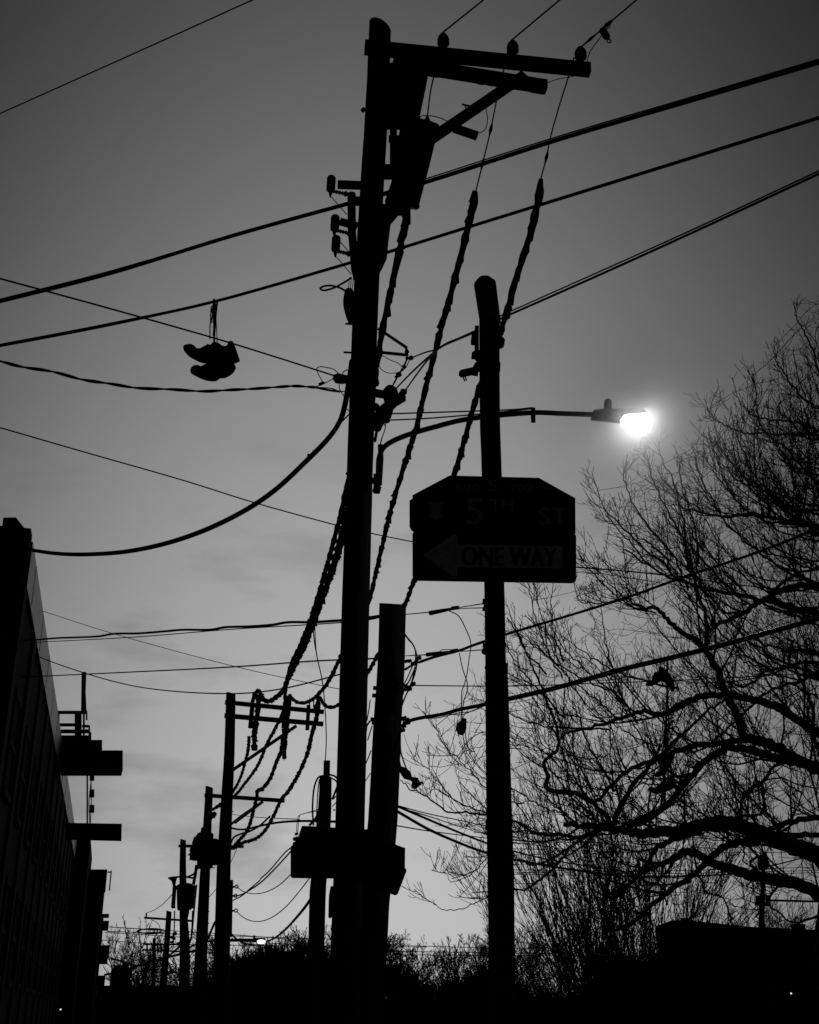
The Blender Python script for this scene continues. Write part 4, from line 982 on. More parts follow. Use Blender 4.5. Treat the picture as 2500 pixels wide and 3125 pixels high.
part('slack_strand', wire_mb(path_z([(1300, 2193), (1340, 2190), (1400, 2176), (1440, 2171), (1470, 2158)], zd), 3), RUBBER, t)
part('slack_strand', wire_mb(path_z([(1350, 2178), (1380, 2180), (1410, 2181), (1450, 2166), (1478, 2153)], zd), 3), RUBBER, t)
W('overhead_wire', "level thin wire from the stub pole clamp across the tree", [(1262, 2092), (1480, 2094), (1640, 2092), (1800, 2086), (2100, 2075), (2560, 2050)], 3.5, Y0=YS - .2, Y1=15, cat='wire')
W('overhead_wire', "hair-thin wire from the pale coping down to the tall pole", [(106, 1857), (350, 1935), (700, 2030), (980, 2092), (1060, 2106)], 2.3, Y0=24, Y1=20, cat='wire')
W('overhead_wire', "slack thin wire sagging from the left building behind the double-crossarm pole", [(70, 1984), (140, 2013), (230, 2045), (340, 2078), (440, 2099), (560, 2112), (700, 2117), (800, 2111), (900, 2094), (1030, 2060), (1120, 2035)], 4, Y0=24, Y1=16, cat='wire')
# thin drop from ragged cable to pole 3
W('drop_wire', "thin vertical wire falling from the shaggy cable to the narrow-topped pole", [(955, 1905), (960, 1960), (970, 2015), (984, 2080), (992, 2160), (996, 2250), (993, 2325)], 3.5, Y0=20, Y1=Y3, cat='wire')
W('drop_wire', "second thin strand twisted beside the drop to the narrow-topped pole", [(961, 1905), (962, 1940), (965, 1985), (968, 2005)], 3, Y0=20, Y1=20.5, cat='wire')
# lower right fan
GD = 'service wires fanning down right from the stub pole'
W('service_wire', "uppermost service wire of the fan right of the stub pole", [(1212, 2458), (1300, 2482), (1400, 2503), (1480, 2520), (1600, 2542), (1900, 2580), (2200, 2600)], 3, Y0=YS, Y1=40, group=GD, cat='wire')
W('service_wire', "second, heavier service cable of the fan right of the stub pole", [(1212, 2460), (1300, 2498), (1400, 2540), (1485, 2573), (1560, 2596), (1700, 2628), (1900, 2660)], 6, Y0=YS, Y1=36, group=GD)
W('service_wire', "third, heaviest service cable of the fan, continuing through the upright trees", [(1212, 2476), (1306, 2530), (1398, 2571), (1485, 2603), (1570, 2624), (1732, 2652), (1850, 2668), (1964, 2677), (2138, 2673), (2300, 2655), (2560, 2590)], 7, Y0=YS, Y1=34, group=GD)
W('service_wire', "lowest thin wire right of the stub pole", [(1205, 2519), (1300, 2535), (1400, 2548), (1485, 2558), (1600, 2575), (1800, 2600)], 3, Y0=YS, Y1=40, group=GD, cat='wire')
W('service_wire', "wire just under the uppermost one in the fan", [(1215, 2464), (1320, 2495), (1420, 2528), (1485, 2547), (1600, 2580)], 2.6, Y0=YS, Y1=38, group=GD, cat='wire')
# left lower spans
GL = 'wires between the double-crossarm pole and the narrow-topped pole'
W('service_wire', "upper slack thin wire from the top eye bolt", [(722, 2706), (745, 2722), (775, 2728), (810, 2723), (850, 2703), (888, 2668), (930, 2620)], 3, Y0=YA - .3, Y1=Y3, group=GL, cat='wire')
W('service_wire', "wavy upper strand of the twin cable under the low signs", [(712, 2748), (740, 2733), (760, 2715), (790, 2690), (797, 2680), (820, 2660), (850, 2625), (872, 2600), (892, 2585)], 4, Y0=YA - .3, Y1=Y3 + 6, group=GL)
W('service_wire', "smooth lower strand of the twin cable under the low signs", [(714, 2735), (735, 2731), (760, 2718), (800, 2690), (850, 2640), (890, 2596)], 4.5, Y0=YA - .3, Y1=Y3 + 6, group=GL)
W('service_wire', "lower deep-sagging thin wire from the lowest eye bolt", [(722, 2782), (740, 2798), (765, 2810), (795, 2812), (830, 2800), (870, 2770), (910, 2725), (945, 2680)], 3, Y0=YA - .3, Y1=Y3, group=GL, cat='wire')
W('thick_cable', "thick cable dropping from the narrow-topped pole towards the far lamp", [(952, 2738), (930, 2770), (900, 2806), (870, 2838), (840, 2862), (815, 2874)], 7.5, Y0=Y3, Y1=50)
W('thick_cable', "thick arched cable joining the double-crossarm pole to the narrow-topped pole", [(702, 2526), (725, 2531), (750, 2531), (780, 2524), (820, 2515), (860, 2509), (910, 2506), (960, 2506), (1030, 2508)], 7, Y0=YA - .3, Y1=Y3 - .4)
W('thick_cable', "short bent cable climbing from the far crossarm beside the arched cable", [(703, 2590), (706, 2570), (715, 2555), (735, 2545), (760, 2538), (790, 2522), (815, 2500), (825, 2490)], 6, Y0=YA, Y1=YA)
W('thick_cable', "straight cable rising right behind the double-crossarm pole", [(700, 2520), (740, 2488), (775, 2464), (800, 2447)], 7, Y0=YA + 2, Y1=YB)
W('service_wire', "faint level wire above the arched cable", [(702, 2484), (760, 2492), (830, 2497), (905, 2500)], 2.5, Y0=YB, Y1=Y3, cat='wire', group=GL)
W('service_wire', "very thin wire slanting down left of the double-crossarm pole", [(725, 2585), (710, 2620), (697, 2645)], 2, Y0=YA, Y1=YA, cat='wire', group=GL)
GX = 'slack wires between the far poles'
W('far_wire', "thin slack wire from the finned transformer down to the small far crossarm", [(525, 2730), (500, 2757), (475, 2775), (450, 2786)], 2.2, Y0=YC, Y1=YD, cat='wire', group=GX)
W('far_wire', "slanted thin wire between the two nearer receding poles", [(662, 2710), (650, 2725), (635, 2742)], 2.2, Y0=YB, Y1=YB, cat='wire', group=GX)
W('far_wire', "curved cable between the lower halves of the two nearer receding poles", [(656, 2815), (645, 2840), (632, 2870), (625, 2885)], 7, Y0=YA, Y1=YB, cat='cable', group=GX)
W('far_wire', "upward-arching cable leaving the finned transformer pole low", [(572, 2900), (585, 2888), (605, 2880), (640, 2873), (700, 2868)], 6, Y0=YC, Y1=58, cat='cable', group=GX)
W('far_wire', "drooping cable right of the double-crossarm pole near the far lamp", [(706, 2850), (725, 2868), (750, 2880), (790, 2885)], 5, Y0=YA, Y1=45, cat='cable', group=GX)
W('far_wire', "thick cable sloping up to the finned transformer pole from the left roofs", [(320, 2975), (370, 2965), (430, 2945), (500, 2925), (550, 2912), (600, 2900)], 7, Y0=74, Y1=YC, cat='cable', group=GX)
W('far_wire', "cable curving up over the left low roof", [(340, 2926), (365, 2932), (390, 2940), (420, 2948)], 6, Y0=74, Y1=90, cat='cable', group=GX)
W('far_wire', "curved riser cable from the finned transformer down its pole", [(600, 2700), (596, 2740), (590, 2800), (584, 2860), (574, 2890)], 6, Y0=YC - .6, Y1=YC - .6, cat='cable', group=GX)
W('far_wire', "cable bowing between the finned transformer and the single-crossarm pole", [(570, 2677), (590, 2668), (605, 2645), (612, 2600)], 6, Y0=YC - .5, Y1=YB, cat='cable', group=GX)
W('far_wire', "upper slanted cable low between the nearer receding poles", [(655, 2930), (640, 2940), (625, 2952)], 5, Y0=YA, Y1=YB, cat='cable', group=GX)
W('far_wire', "low cable from the finned transformer pole across to the small far pole", [(575, 2845), (555, 2880), (530, 2905), (505, 2925)], 7, Y0=YC, Y1=YD, cat='cable', group=GX)
GY = 'distant wires low across the street'
for i, (a, b, c) in enumerate((((330, 2829), (700, 2852), (900, 2868)), ((330, 2842), (600, 2853), (1000, 2866)), ((320, 2845), (700, 2870), (1000, 2890)), ((310, 2869), (560, 2883), (1300, 2890)))):
    W('far_wire', ["topmost distant wire low above the left houses", "second distant wire low above the left houses", "third distant wire low above the left houses", "lowest distant wire low above the left houses"][i], [a, b, c], 2.4, Y0=120, Y1=140, cat='wire', group=GY)
for i, (a, b, c) in enumerate((((1150, 2883), (1500, 2893), (1900, 2896)), ((1150, 2902), (1500, 2908), (1900, 2912)), ((1150, 2914), (1500, 2916), (1900, 2918)))):
    W('far_wire', ["upper distant wire between the stub pole and sign pole", "middle distant wire between the stub pole and sign pole", "lower distant wire between the stub pole and sign pole"][i], [a, b, c], 2.2, Y0=110, Y1=110, cat='wire', group=GY)
GZ = 'distant wires seen through the right tree'
for i in range(6):
    y0 = (2575, 2590, 2655, 2662, 2668, 2610)[i]; y1 = (2540, 2600, 2645, 2655, 2662, 2570)[i]
    W('far_wire', ["first distant wire behind the thick limb", "second distant wire behind the thick limb", "first wire of the bunch below the thick limb", "second wire of the bunch below the thick limb", "third wire of the bunch below the thick limb", "distant wire reaching the far pole tank in the tree"][i], [(1560, y0), (2000, (y0 + y1) / 2 + 8), (2560, y1)], 2.2, Y0=55, Y1=52, cat='wire', group=GZ)
# coil of slack cable over the street
t = thing('cable_coil', P(447, 2840, 122), "small coil of slack cable hanging on the distant wires above the left roofs", 'cable')
mb = MB()
for k in range(4):
    c = P(445 + 6 * k, 2842, 122); mb.tube([c + Vector((math.cos(a) * (.9 + .12 * k), 0, math.sin(a) * (.16 + .03 * k))) for a in np.linspace(0, 2 * math.pi, 18)], .06, 5, cap=False)
part('coil', mb, RUBBER, t)
part('tail', wire_mb([P(x, y, 122) for x, y in ((487, 2845), (488, 2830), (478, 2815), (462, 2807))], 2), RUBBER, t)

# ------------------------------------------------------------------ shoes
def shoe(st, to3d, parent, hw, label=None):
    """st: stations (x, top, bottom) along the shoe; to3d maps (x, y, side) to a point"""
    mb = MB(); n = 12; rows = []
    m = len(st)
    for i, (x, t, b) in enumerate(st):
        f = i / (m - 1); w = hw * (0.25 + 0.95 * math.sin(math.pi * min(max(f * .92 + .05, 0), 1)) ** .5)
        cy = (t + b) / 2; h = max((b - t) / 2, 1.0); row = []
        for k in range(n):
            a = 2 * math.pi * k / n
            sx = math.copysign(abs(math.cos(a)) ** .8, math.cos(a)); sy = math.copysign(abs(math.sin(a)) ** .8, math.sin(a))
            ww = w * (1.0 if sy > 0 else (.75 + .25 * (1 + sy)))
            row.append(to3d(x, cy + sy * h, sx * ww))
        rows.append(row)
    vs = [v for r in rows for v in r]; fs = []
    for i in range(m - 1):
        for k in range(n): fs.append((i * n + k, i * n + (k + 1) % n, (i + 1) * n + (k + 1) % n, (i + 1) * n + k))
    fs += [tuple(range(n))[::-1], tuple((m - 1) * n + k for k in range(n))]
    mb.add(vs, fs)
    o = part('shoe', mb, SHOE, parent, smooth=True)
    # sole: strip hugging the lower edge
    mb = MB(); vs = []; fs = []
    for i, (x, t, b) in enumerate(st):
        f = i / (m - 1); w = hw * (0.25 + 0.95 * math.sin(math.pi * min(max(f * .92 + .05, 0), 1)) ** .5) * .95
        k = min(24, (b - t) * .3)
        for (dy_, sx) in ((-k, -w), (3, -w * .9), (3, w * .9), (-k, w)): vs.append(to3d(x, b + dy_, sx))
    for i in range(m - 1):
        for k in range(4): fs.append((i * 4 + k, i * 4 + (k + 1) % 4, (i + 1) * 4 + (k + 1) % 4, (i + 1) * 4 + k))
    mb.add(vs, fs + [(3, 2, 1, 0), tuple((m - 1) * 4 + k for k in range(4))]); part('sole', mb, SOLE, o)
    return o
S1 = [(318, 1120, 1150), (335, 1090, 1190), (380, 1078, 1245), (430, 1070, 1292), (480, 1086, 1320), (510, 1105, 1335), (540, 1143, 1352), (600, 1143, 1380), (640, 1118, 1388), (680, 1100, 1394), (720, 1072, 1400), (765, 1086, 1405), (810, 1040, 1408), (880, 1042, 1410), (960, 1100, 1410), (1010, 1108, 1408), (1045, 1090, 1406), (1060, 1035, 1405), (1090, 1022, 1403), (1130, 1026, 1400), (1160, 1080, 1398), (1190, 1160, 1392), (1220, 1250, 1382), (1245, 1320, 1362), (1252, 1340, 1350)]
S2 = [(435, 1500, 1525), (450, 1462, 1560), (480, 1430, 1580), (520, 1418, 1600), (560, 1420, 1622), (610, 1440, 1645), (660, 1412, 1665), (720, 1390, 1682), (800, 1380, 1692), (865, 1380, 1686), (925, 1380, 1642), (1010, 1380, 1636), (1080, 1382, 1602), (1140, 1390, 1558), (1170, 1412, 1510), (1187, 1455, 1480)]
YSH = PZ(655, 920, 5.6).y
sh = thing('hanging_sneakers', P(655, 1165, YSH), "pair of sneakers dangling by their laces from the left part of the overhead cable", 'shoes')
def m1(off, Yb):
    def f(x, y, s): return P(500 + x / 5.39, 850 + y / 5.39, Yb + s + off)
    return f
shoe(S1, m1(-.03, YSH), sh, .045); shoe(S2, m1(.05, YSH), sh, .045)
mb = MB()
for pts, w in (([(655, 915), (652, 924), (654, 1045)], 6), ([(664, 915), (660, 950), (656, 1000), (653, 1045)], 6), ([(658, 925), (659, 960), (661, 1000), (663, 1045)], 3), ([(655, 930), (645, 938), (643, 970), (641, 1000), (641, 1035)], 4), ([(655, 930), (650, 945), (648, 965), (646, 986)], 4), ([(651, 935), (643, 960), (645, 975)], 4), ([(655, 924), (656, 960), (651, 1024)], 5)):
    wire_mb([P(500 + (x - 500), y, YSH - .01) for x, y in pts], w, mb=mb)
part('laces', mb, LACE, sh)
# two more pairs on the bundled cable
YQ = PZ(2030, 2010, zd).y
def pair(label, X0, Y0p, items, lace, Yd):
    t = thing('hanging_shoes', P(X0, Y0p, Yd), label, 'shoes')
    for (ox, oy, sc, rotd, off, st) in items:
        ca, sa = math.cos(math.radians(rotd)), math.sin(math.radians(rotd))
        def f(x, y, s, ox=ox, oy=oy, sc=sc, ca=ca, sa=sa, off=off):
            u = (x - 800) * sc; v = (y - 1250) * sc
            return P(ox + u * ca - v * sa, oy + u * sa + v * ca, Yd + s + off)
        shoe(st, f, t, .045)
    mb = MB()
    for pts in lace: wire_mb([P(x, y, Yd) for x, y in pts], 3.5, mb=mb)
    part('laces', mb, LACE, t)
SS = [(x, t_, b_) for x, t_, b_ in S1]
pair("small pair of shoes hanging close under the bundled cable in front of the tree", 2025, 2100, [(2007, 2068, .085, -48, -.04, SS), (2038, 2072, .085, -128, .05, SS)], [[(2014, 2010), (2016, 2040), (2012, 2070)], [(2030, 2008), (2028, 2035), (2036, 2070)]], YQ)
pair("lower pair of shoes dangling on long laces amid the tree branches", 2030, 2430, [(2030, 2335, .095, -65, -.04, SS), (2024, 2404, .095, -22, .06, SS)], [[(2035, 2008), (2034, 2150), (2024, 2290)], [(2038, 2008), (2040, 2200), (2040, 2390)]], YQ + .02)
#%%
# ------------------------------------------------------------------ bare trees
def A(u, v): return (1500 + u / 1.725, 1700 + v / 1.725)
def B(u, v): return (1500 + u / 1.725, 2375 + v / 1.725)
YT_ = 20.0
tree = thing('bare_tree', Vector((P(2560, 3050, YT_).x, YT_, 0)), "huge spreading bare tree filling the right side, its trunk at the lower right edge", 'tree')
trunk_px = [(2566, 3180, 150), (2562, 3000, 140), (2558, 2850, 136), (2565, 2740, 120), (2585, 2600, 100), (2610, 2400, 80), (2610, 2150, 62), (2590, 1900, 48), (2570, 1650, 36), (2550, 1400, 24), (2520, 1200, 14)]
limbs = [  # (points px, start width, end width, Y start, Y end)
 ([(2575, 2700)] + [B(1725, 410), B(1600, 365), B(1450, 300), B(1330, 262), B(1250, 235), B(1100, 250), B(950, 280), B(800, 288), B(700, 275), B(600, 262), B(500, 248), B(385, 245)], 62, 14, 20, 17),
 ([(2590, 2350)] + [A(1725, 1120), A(1600, 1060), A(1500, 1000), A(1400, 965), A(1330, 940), A(1290, 830), A(1240, 720), A(1180, 570), A(1120, 480), A(1010, 400), A(920, 330), A(870, 270), A(800, 265), A(740, 240), A(690, 210)], 40, 5, 20, 18),
 ([A(1120, 480), A(1138, 380), A(1120, 280), A(1080, 180), A(1065, 80), A(1040, 0), A(1000, -120)], 14, 5, 18.9, 17.5),
 ([(2600, 2270)] + [A(1725, 930), A(1600, 850), A(1450, 770), A(1300, 735), A(1200, 725), A(1080, 740), A(980, 790), A(900, 830), A(800, 820), A(700, 840), A(620, 870), A(500, 905), A(400, 925), A(360, 960)], 30, 6, 20, 16.5),
 ([(2590, 2400)] + [A(1725, 1115), A(1600, 1075), A(1500, 1060), A(1440, 1035), A(1330, 1010), A(1230, 1010), A(1130, 1075), A(1050, 1160), A(970, 1250), A(900, 1330), B(700, 240)], 34, 12, 20, 17.5),
 ([A(1350, 965), A(1200, 980), A(1100, 990), A(1000, 1010), A(900, 1055), A(800, 1090), A(700, 1140), A(600, 1240), A(540, 1290), A(430, 1240), A(300, 1225)], 20, 7, 19, 16.5),
 ([B(650, 280), B(600, 200), B(530, 130), B(430, 82), B(300, 62), B(296, 0), A(300, 1150), A(280, 1080), A(350, 1010), A(352, 920), A(320, 840), A(280, 720), A(240, 630), A(200, 540), A(130, 400), A(82, 320)], 18, 4, 17.6, 15.5),
 ([(2590, 2000)] + [A(1725, 310), A(1600, 270), A(1500, 240), A(1420, 230), A(1330, 290), A(1200, 350), A(1150, 390)], 28, 10, 20, 19),
 ([(2580, 1820)] + [A(1725, 150), A(1600, 155), A(1500, 190), A(1420, 232), A(1330, 200), A(1180, 175), A(1000, 130), A(850, 60), A(700, -40)], 24, 5, 20, 18),
 ([A(1725, 160), A(1620, 95), A(1530, 140), A(1400, 250), A(1250, 300), A(1180, 240), A(1100, 160)], 14, 5, 20, 18),
 ([(2570, 2800)] + [B(1725, 610), B(1600, 552), B(1500, 535), B(1350, 508), B(1250, 470), B(1150, 440), B(1080, 400), B(1020, 386), B(950, 420), B(880, 460), B(800, 492), B(730, 552), B(650, 600), B(560, 640)], 44, 5, 20, 17),
 ([B(1400, 335), B(1300, 340), B(1220, 362), B(1150, 430), B(1020, 535), B(900, 620), B(830, 682), B(760, 750), B(680, 790), B(600, 810)], 26, 7, 19.2, 17),
 ([B(1110, 285), B(1000, 310), B(920, 345), B(860, 385), B(820, 450), B(790, 490), B(780, 560), B(775, 640)], 20, 10, 18.6, 18),
 ([B(720, 255), B(800, 225), B(870, 180), B(960, 110), B(1000, 40), B(1060, -20), A(1100, 1090), A(1200, 1030)], 22, 16, 17.8, 19.3),
 ([B(640, 250), B(660, 190), B(700, 110), B(760, 20), A(850, 1080), A(930, 1010), A(1060, 880), A(1150, 800), A(1230, 750)], 18, 6, 17.7, 18.8),
 ([B(600, 265), B(450, 312), B(330, 296), B(230, 290), B(160, 242), B(110, 220), (1480, 2486), (1410, 2479), (1358, 2474), (1306, 2433), (1248, 2404), (1222, 2380)], 11, 3, 17.6, 15),
 ([B(500, 300), B(430, 350), B(330, 420), B(230, 455), B(160, 430), B(118, 430)], 10, 4, 17.5, 16),
 ([B(560, 270), B(470, 320), B(400, 390), B(330, 470), B(280, 520), B(200, 575), B(120, 590), (1492, 2725), (1440, 2725)], 12, 3, 17.6, 15.5),
 ([(1560, 2570), (1485, 2620), (1456, 2654), (1420, 2680), (1380, 2692), (1358, 2660)], 4, 2, 16, 15),
 ([(1560, 2700), (1490, 2735), (1434, 2763), (1386, 2778), (1341, 2772), (1322, 2747)], 4, 2, 16, 15),
 ([(2600, 2550)] + [B(1725, 210), B(1600, 225), B(1540, 240), B(1450, 285)], 18, 16, 20, 19.4),
 ([B(1725, 300), B(1600, 298), B(1480, 300)], 16, 20, 20, 19.4),
 ([B(1315, 225), B(1318, 110), B(1400, 40), B(1450, 0), A(1480, 1110), A(1590, 1060)], 11, 10, 19.2, 19.8),
 ([B(1405, 15), B(1438, 60), B(1438, 120), B(1420, 188), B(1300, 200)], 10, 8, 19.5, 19.2),
 ([B(1330, 340), B(1325, 400), B(1335, 450), B(1380, 460)], 6, 3, 19.2, 18.8),
 ([B(1345, 345), B(1390, 400), B(1365, 460), B(1420, 500)], 9, 9, 19.2, 19.4),
 ([(2590, 2120)] + [A(1725, 560), A(1600, 570), A(1500, 590), A(1430, 610), A(1340, 680), A(1260, 660)], 14, 7, 20, 18.6),
 ([(2590, 2180)] + [A(1725, 640), A(1600, 665), A(1500, 690), A(1420, 740), A(1300, 850), A(1180, 960), A(1130, 990)], 12, 5, 20, 18.6),
 ([A(1590, 440), A(1570, 540), A(1650, 680), A(1690, 800), A(1700, 930)], 10, 12, 20.4, 20),
 ([(2560, 1640), (2480, 1600), (2380, 1585), (2290, 1570), (2200, 1575), (2130, 1560), (2050, 1540)], 18, 4, 20, 17),
 ([(2575, 1700), (2490, 1625), (2440, 1600), (2380, 1590)], 20, 8, 20, 19),
 ([(2545, 1330), (2480, 1325), (2400, 1326), (2320, 1322), (2260, 1318), (2220, 1300), (2180, 1275), (2158, 1245)], 9, 2.5, 20, 17),
 ([(2545, 1380), (2490, 1310), (2440, 1290), (2380, 1282), (2310, 1272), (2270, 1240), (2236, 1195)], 9, 2.5, 20, 18),
 ([(2540, 1300), (2500, 1255), (2440, 1200), (2390, 1140), (2370, 1100), (2364, 1055)], 9, 2.5, 20, 19),
 ([(2520, 1200), (2480, 1070), (2455, 1010), (2430, 965), (2421, 925)], 8, 2.5, 20, 20),
 ([(2555, 1520), (2470, 1445), (2400, 1370), (2330, 1320), (2310, 1240), (2296, 1150)], 8, 2.2, 20, 18),
 ([(2560, 1560), (2440, 1530), (2350, 1500), (2260, 1470), (2210, 1420), (2175, 1370)], 9, 2.5, 20, 17),
 ([A(1300, 200), A(1150, 60), A(1050, -60), A(960, -150), A(890, -240)], 8, 3, 18.5, 17),
 ([A(850, 60), A(740, -60), A(660, -150), A(600, -230)], 6, 2.5, 18, 16.5),
 ([A(740, 240), A(640, 160), A(560, 70), A(480, -20)], 5, 2.2, 18, 16.5),
 ([B(1725, 720), B(1600, 760), B(1500, 700), B(1400, 600), B(1320, 560)], 8, 3, 20, 21),
 ([B(1090, 520), B(1140, 600), B(1220, 640), B(1260, 740), B(1290, 800)], 7, 5, 19, 20),
 ([(1808, 1448), (1830, 1510), (1850, 1560), (1890, 1600), (1940, 1650), (2000, 1700), (2070, 1765)][::-1], 8, 2.2, 18, 16),
 ([(1915, 1385), (1905, 1450), (1925, 1520), (1960, 1580), (2010, 1640), (2060, 1710), (2100, 1800)][::-1], 8, 2.2, 18, 16.5),
 ([(1975, 1348), (1982, 1420), (2010, 1500), (2050, 1580), (2090, 1660), (2110, 1760)][::-1], 8, 2.2, 18, 17),
 ([(2006, 1320), (2020, 1400), (2055, 1470), (2080, 1560), (2095, 1650), (2115, 1750)][::-1], 8, 2.2, 18, 17.5),
 ([(2080, 1390), (2076, 1450), (2100, 1530), (2122, 1620), (2130, 1720)][::-1], 7, 2.2, 18, 18),
 ([(2114, 1350), (2130, 1420), (2160, 1500), (2200, 1570)][::-1], 6, 2.2, 19, 18),
 ([(2174, 1352), (2190, 1400), (2220, 1480), (2270, 1550), (2340, 1590), (2430, 1600)][::-1], 8, 2.2, 20, 17),
 ([(1835, 1593), (1880, 1602), (1950, 1640), (2010, 1680), (2070, 1750)][::-1], 6, 2.2, 18, 15.8),
 ([(1760, 1678), (1790, 1725), (1850, 1790), (1920, 1850), (2000, 1870)][::-1], 6, 2.2, 18, 15.5),
 ([(1683, 1843), (1690, 1900), (1710, 1960), (1760, 2020), (1830, 2080), (1900, 2140)][::-1], 6, 2.2, 17.5, 16),
 ([(1662, 1918), (1672, 1990), (1700, 2030), (1760, 2090), (1830, 2140), (1880, 2190)][::-1], 6, 2.2, 17.5, 15.5),
 ([(1758, 1820), (1775, 1836), (1840, 1838), (1900, 1830), (1980, 1805)][::-1], 5, 2.2, 18, 16),
 ([(1332, 2214), (1350, 2265), (1390, 2310), (1430, 2350), (1480, 2400), (1540, 2440), (1600, 2450)][::-1], 5, 2, 16.5, 15),
 ([(1306, 2318), (1320, 2370), (1350, 2400), (1390, 2440), (1450, 2470), (1560, 2500)][::-1], 5, 2, 16.5, 15),
 ([(1575, 1985), (1590, 2060), (1640, 2150), (1690, 2230), (1720, 2300), (1740, 2380)][::-1], 5, 2, 17, 15.5),
 ([(2230, 1245), (2250, 1330), (2290, 1420), (2340, 1500), (2420, 1560)][::-1], 7, 2.2, 20, 18.5),
 ([(2490, 1010), (2500, 1090), (2520, 1180)][::-1], 6, 2.2, 20, 20.5),
 ([(2465, 1140), (2480, 1230), (2520, 1330)][::-1], 6, 2.2, 20, 19),
 ([(2150, 1560), (2080, 1520), (2030, 1470), (2000, 1420)], 5, 2.2, 17.5, 17),
]
lr = random.Random(99)
for k in range(26):
    y = 1180 + k * 34 + lr.uniform(-12, 12); x0 = 2565; L = lr.uniform(.55, 1.0) * min(520, 160 + (y - 1100) * .62)
    yy = y + lr.uniform(60, 120); pts_ = [(x0, yy)]
    sl_0 = lr.uniform(-.25, .45)
    for j in range(1, 7):
        t = j / 6; pts_.append((x0 - L * t, yy - L * (sl_0 * t + .55 * t ** 3) + lr.gauss(0, 7)))
    limbs.append((pts_, lr.uniform(6, 12), 2.2, 20, lr.uniform(16.5, 23)))
for k in range(24):
    x0 = lr.uniform(1650, 2450); y0 = lr.uniform(1950, 2560); L = lr.uniform(200, 420); a_ = lr.uniform(-.1, 1.3); pts_ = [(x0, y0)]
    for j in range(1, 6):
        t = j / 5; aa = a_ + t * .5; pts_.append((pts_[-1][0] - L / 5 * math.cos(aa), pts_[-1][1] - L / 5 * math.sin(aa) + lr.gauss(0, 6)))
    limbs.append((pts_, lr.uniform(5, 9), 2.2, lr.uniform(17, 21), lr.uniform(16, 22)))
segs_nodes = []; parent_i = []; rmin = []
def add_chain(pts, w0, w1, attach=None):
    prev = attach
    L = len(pts)
    for i, p in enumerate(pts):
        segs_nodes.append(p); parent_i.append(prev if prev is not None else -1)
        rmin.append(0); prev = len(segs_nodes) - 1
# trunk and limbs as parts; their points also seed the twig growth
tp = [P(x, y, YT_) for x, y, w in trunk_px]; tp[0].z = -.2
mb = MB(); sp2 = crom(tp, 4); rr2 = []
for i in range(len(tp) - 1):
    for k in range(4): rr2.append(pxm(trunk_px[i][2] + (trunk_px[i + 1][2] - trunk_px[i][2]) * k / 4, sp2[len(rr2)]) / 2)
rr2.append(pxm(trunk_px[-1][2], sp2[-1]) / 2)
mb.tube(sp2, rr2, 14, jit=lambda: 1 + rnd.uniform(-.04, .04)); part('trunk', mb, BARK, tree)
seeds = []
for (lp, w0, w1, y0, y1) in limbs:
    pts = path_y(lp, y0, y1)
    sub = 5
    sp2 = crom(pts, sub)
    m = len(sp2)
    # gentle knottiness
    for i in range(1, m - 1):
        a = pxm(2.2, sp2[i]); sp2[i] = sp2[i] + Vector((rnd.gauss(0, a), rnd.gauss(0, a * 2), rnd.gauss(0, a)))
    rad = [max(pxm(w0 * (1 - i / (m - 1)) + w1 * i / (m - 1), sp2[i]) / 2, .004) for i in range(m)]
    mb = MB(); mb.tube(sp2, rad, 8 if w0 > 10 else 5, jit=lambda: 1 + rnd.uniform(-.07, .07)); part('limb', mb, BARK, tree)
    seeds += [(p, r) for p, r in zip(sp2, rad)]
# crown outline in the picture turned into attraction points through the crown's depth
poly = [(2425, 960), (2385, 1080), (2300, 1150), (2240, 1230), (2180, 1290), (2110, 1370), (2030, 1400), (1950, 1450), (1870, 1530), (1850, 1620), (1800, 1690), (1800, 1790), (1760, 1850), (1640, 1890), (1570, 1930), (1560, 2060), (1470, 2080), (1380, 2180), (1340, 2290), (1300, 2400), (1330, 2470), (1400, 2540), (1400, 2640), (1380, 2740), (1480, 2760), (1560, 2660), (1700, 2700), (1850, 2760), (2050, 2780), (2300, 2800), (2480, 2780), (2900, 2700), (3300, 2300), (3300, 1500), (3000, 900), (2600, 820)]
pa_ = np.array(poly, float)
def inside(x, y):
    c = False; n = len(poly); j = n - 1
    for i in range(n):
        xi, yi = poly[i]; xj, yj = poly[j]
        if (yi > y) != (yj > y) and x < (xj - xi) * (y - yi) / (yj - yi) + xi: c = not c
        j = i
    return c
rng = random.Random(11)
att = []
while len(att) < 1500:
    x = rng.uniform(1290, 3200); y = rng.uniform(860, 2800)
    if not inside(x, y): continue
    if x > 2560 and rng.random() > .25: continue
    if y > 2500 and rng.random() > .6: continue
    Yv = rng.uniform(15.5, 24) if x > 1700 else rng.uniform(14.8, 18.5)
    att.append(P(x, y, Yv))
att = np.array([tuple(a) for a in att])
nodes = [np.array(tuple(s[0])) for s in seeds]; nr = [s[1] for s in seeds]; nd = [None] * len(seeds); npar = [-1] * len(seeds)
STEP = 0.15; KILL = 0.3; INFL = 1.6
nn_ = np.full(len(att), 1e9); ni = np.zeros(len(att), int)
alive = np.ones(len(att), bool)
arrn = np.array(nodes)
for i0 in range(0, len(arrn), 200):
    d = np.linalg.norm(att[:, None, :] - arrn[None, i0:i0 + 200, :], axis=2)
    k = d.argmin(1); dd = d[np.arange(len(att)), k]; b = dd < nn_; nn_[b] = dd[b]; ni[b] = k[b] + i0
ns = len(nodes)
nseed = np.random.default_rng(3)
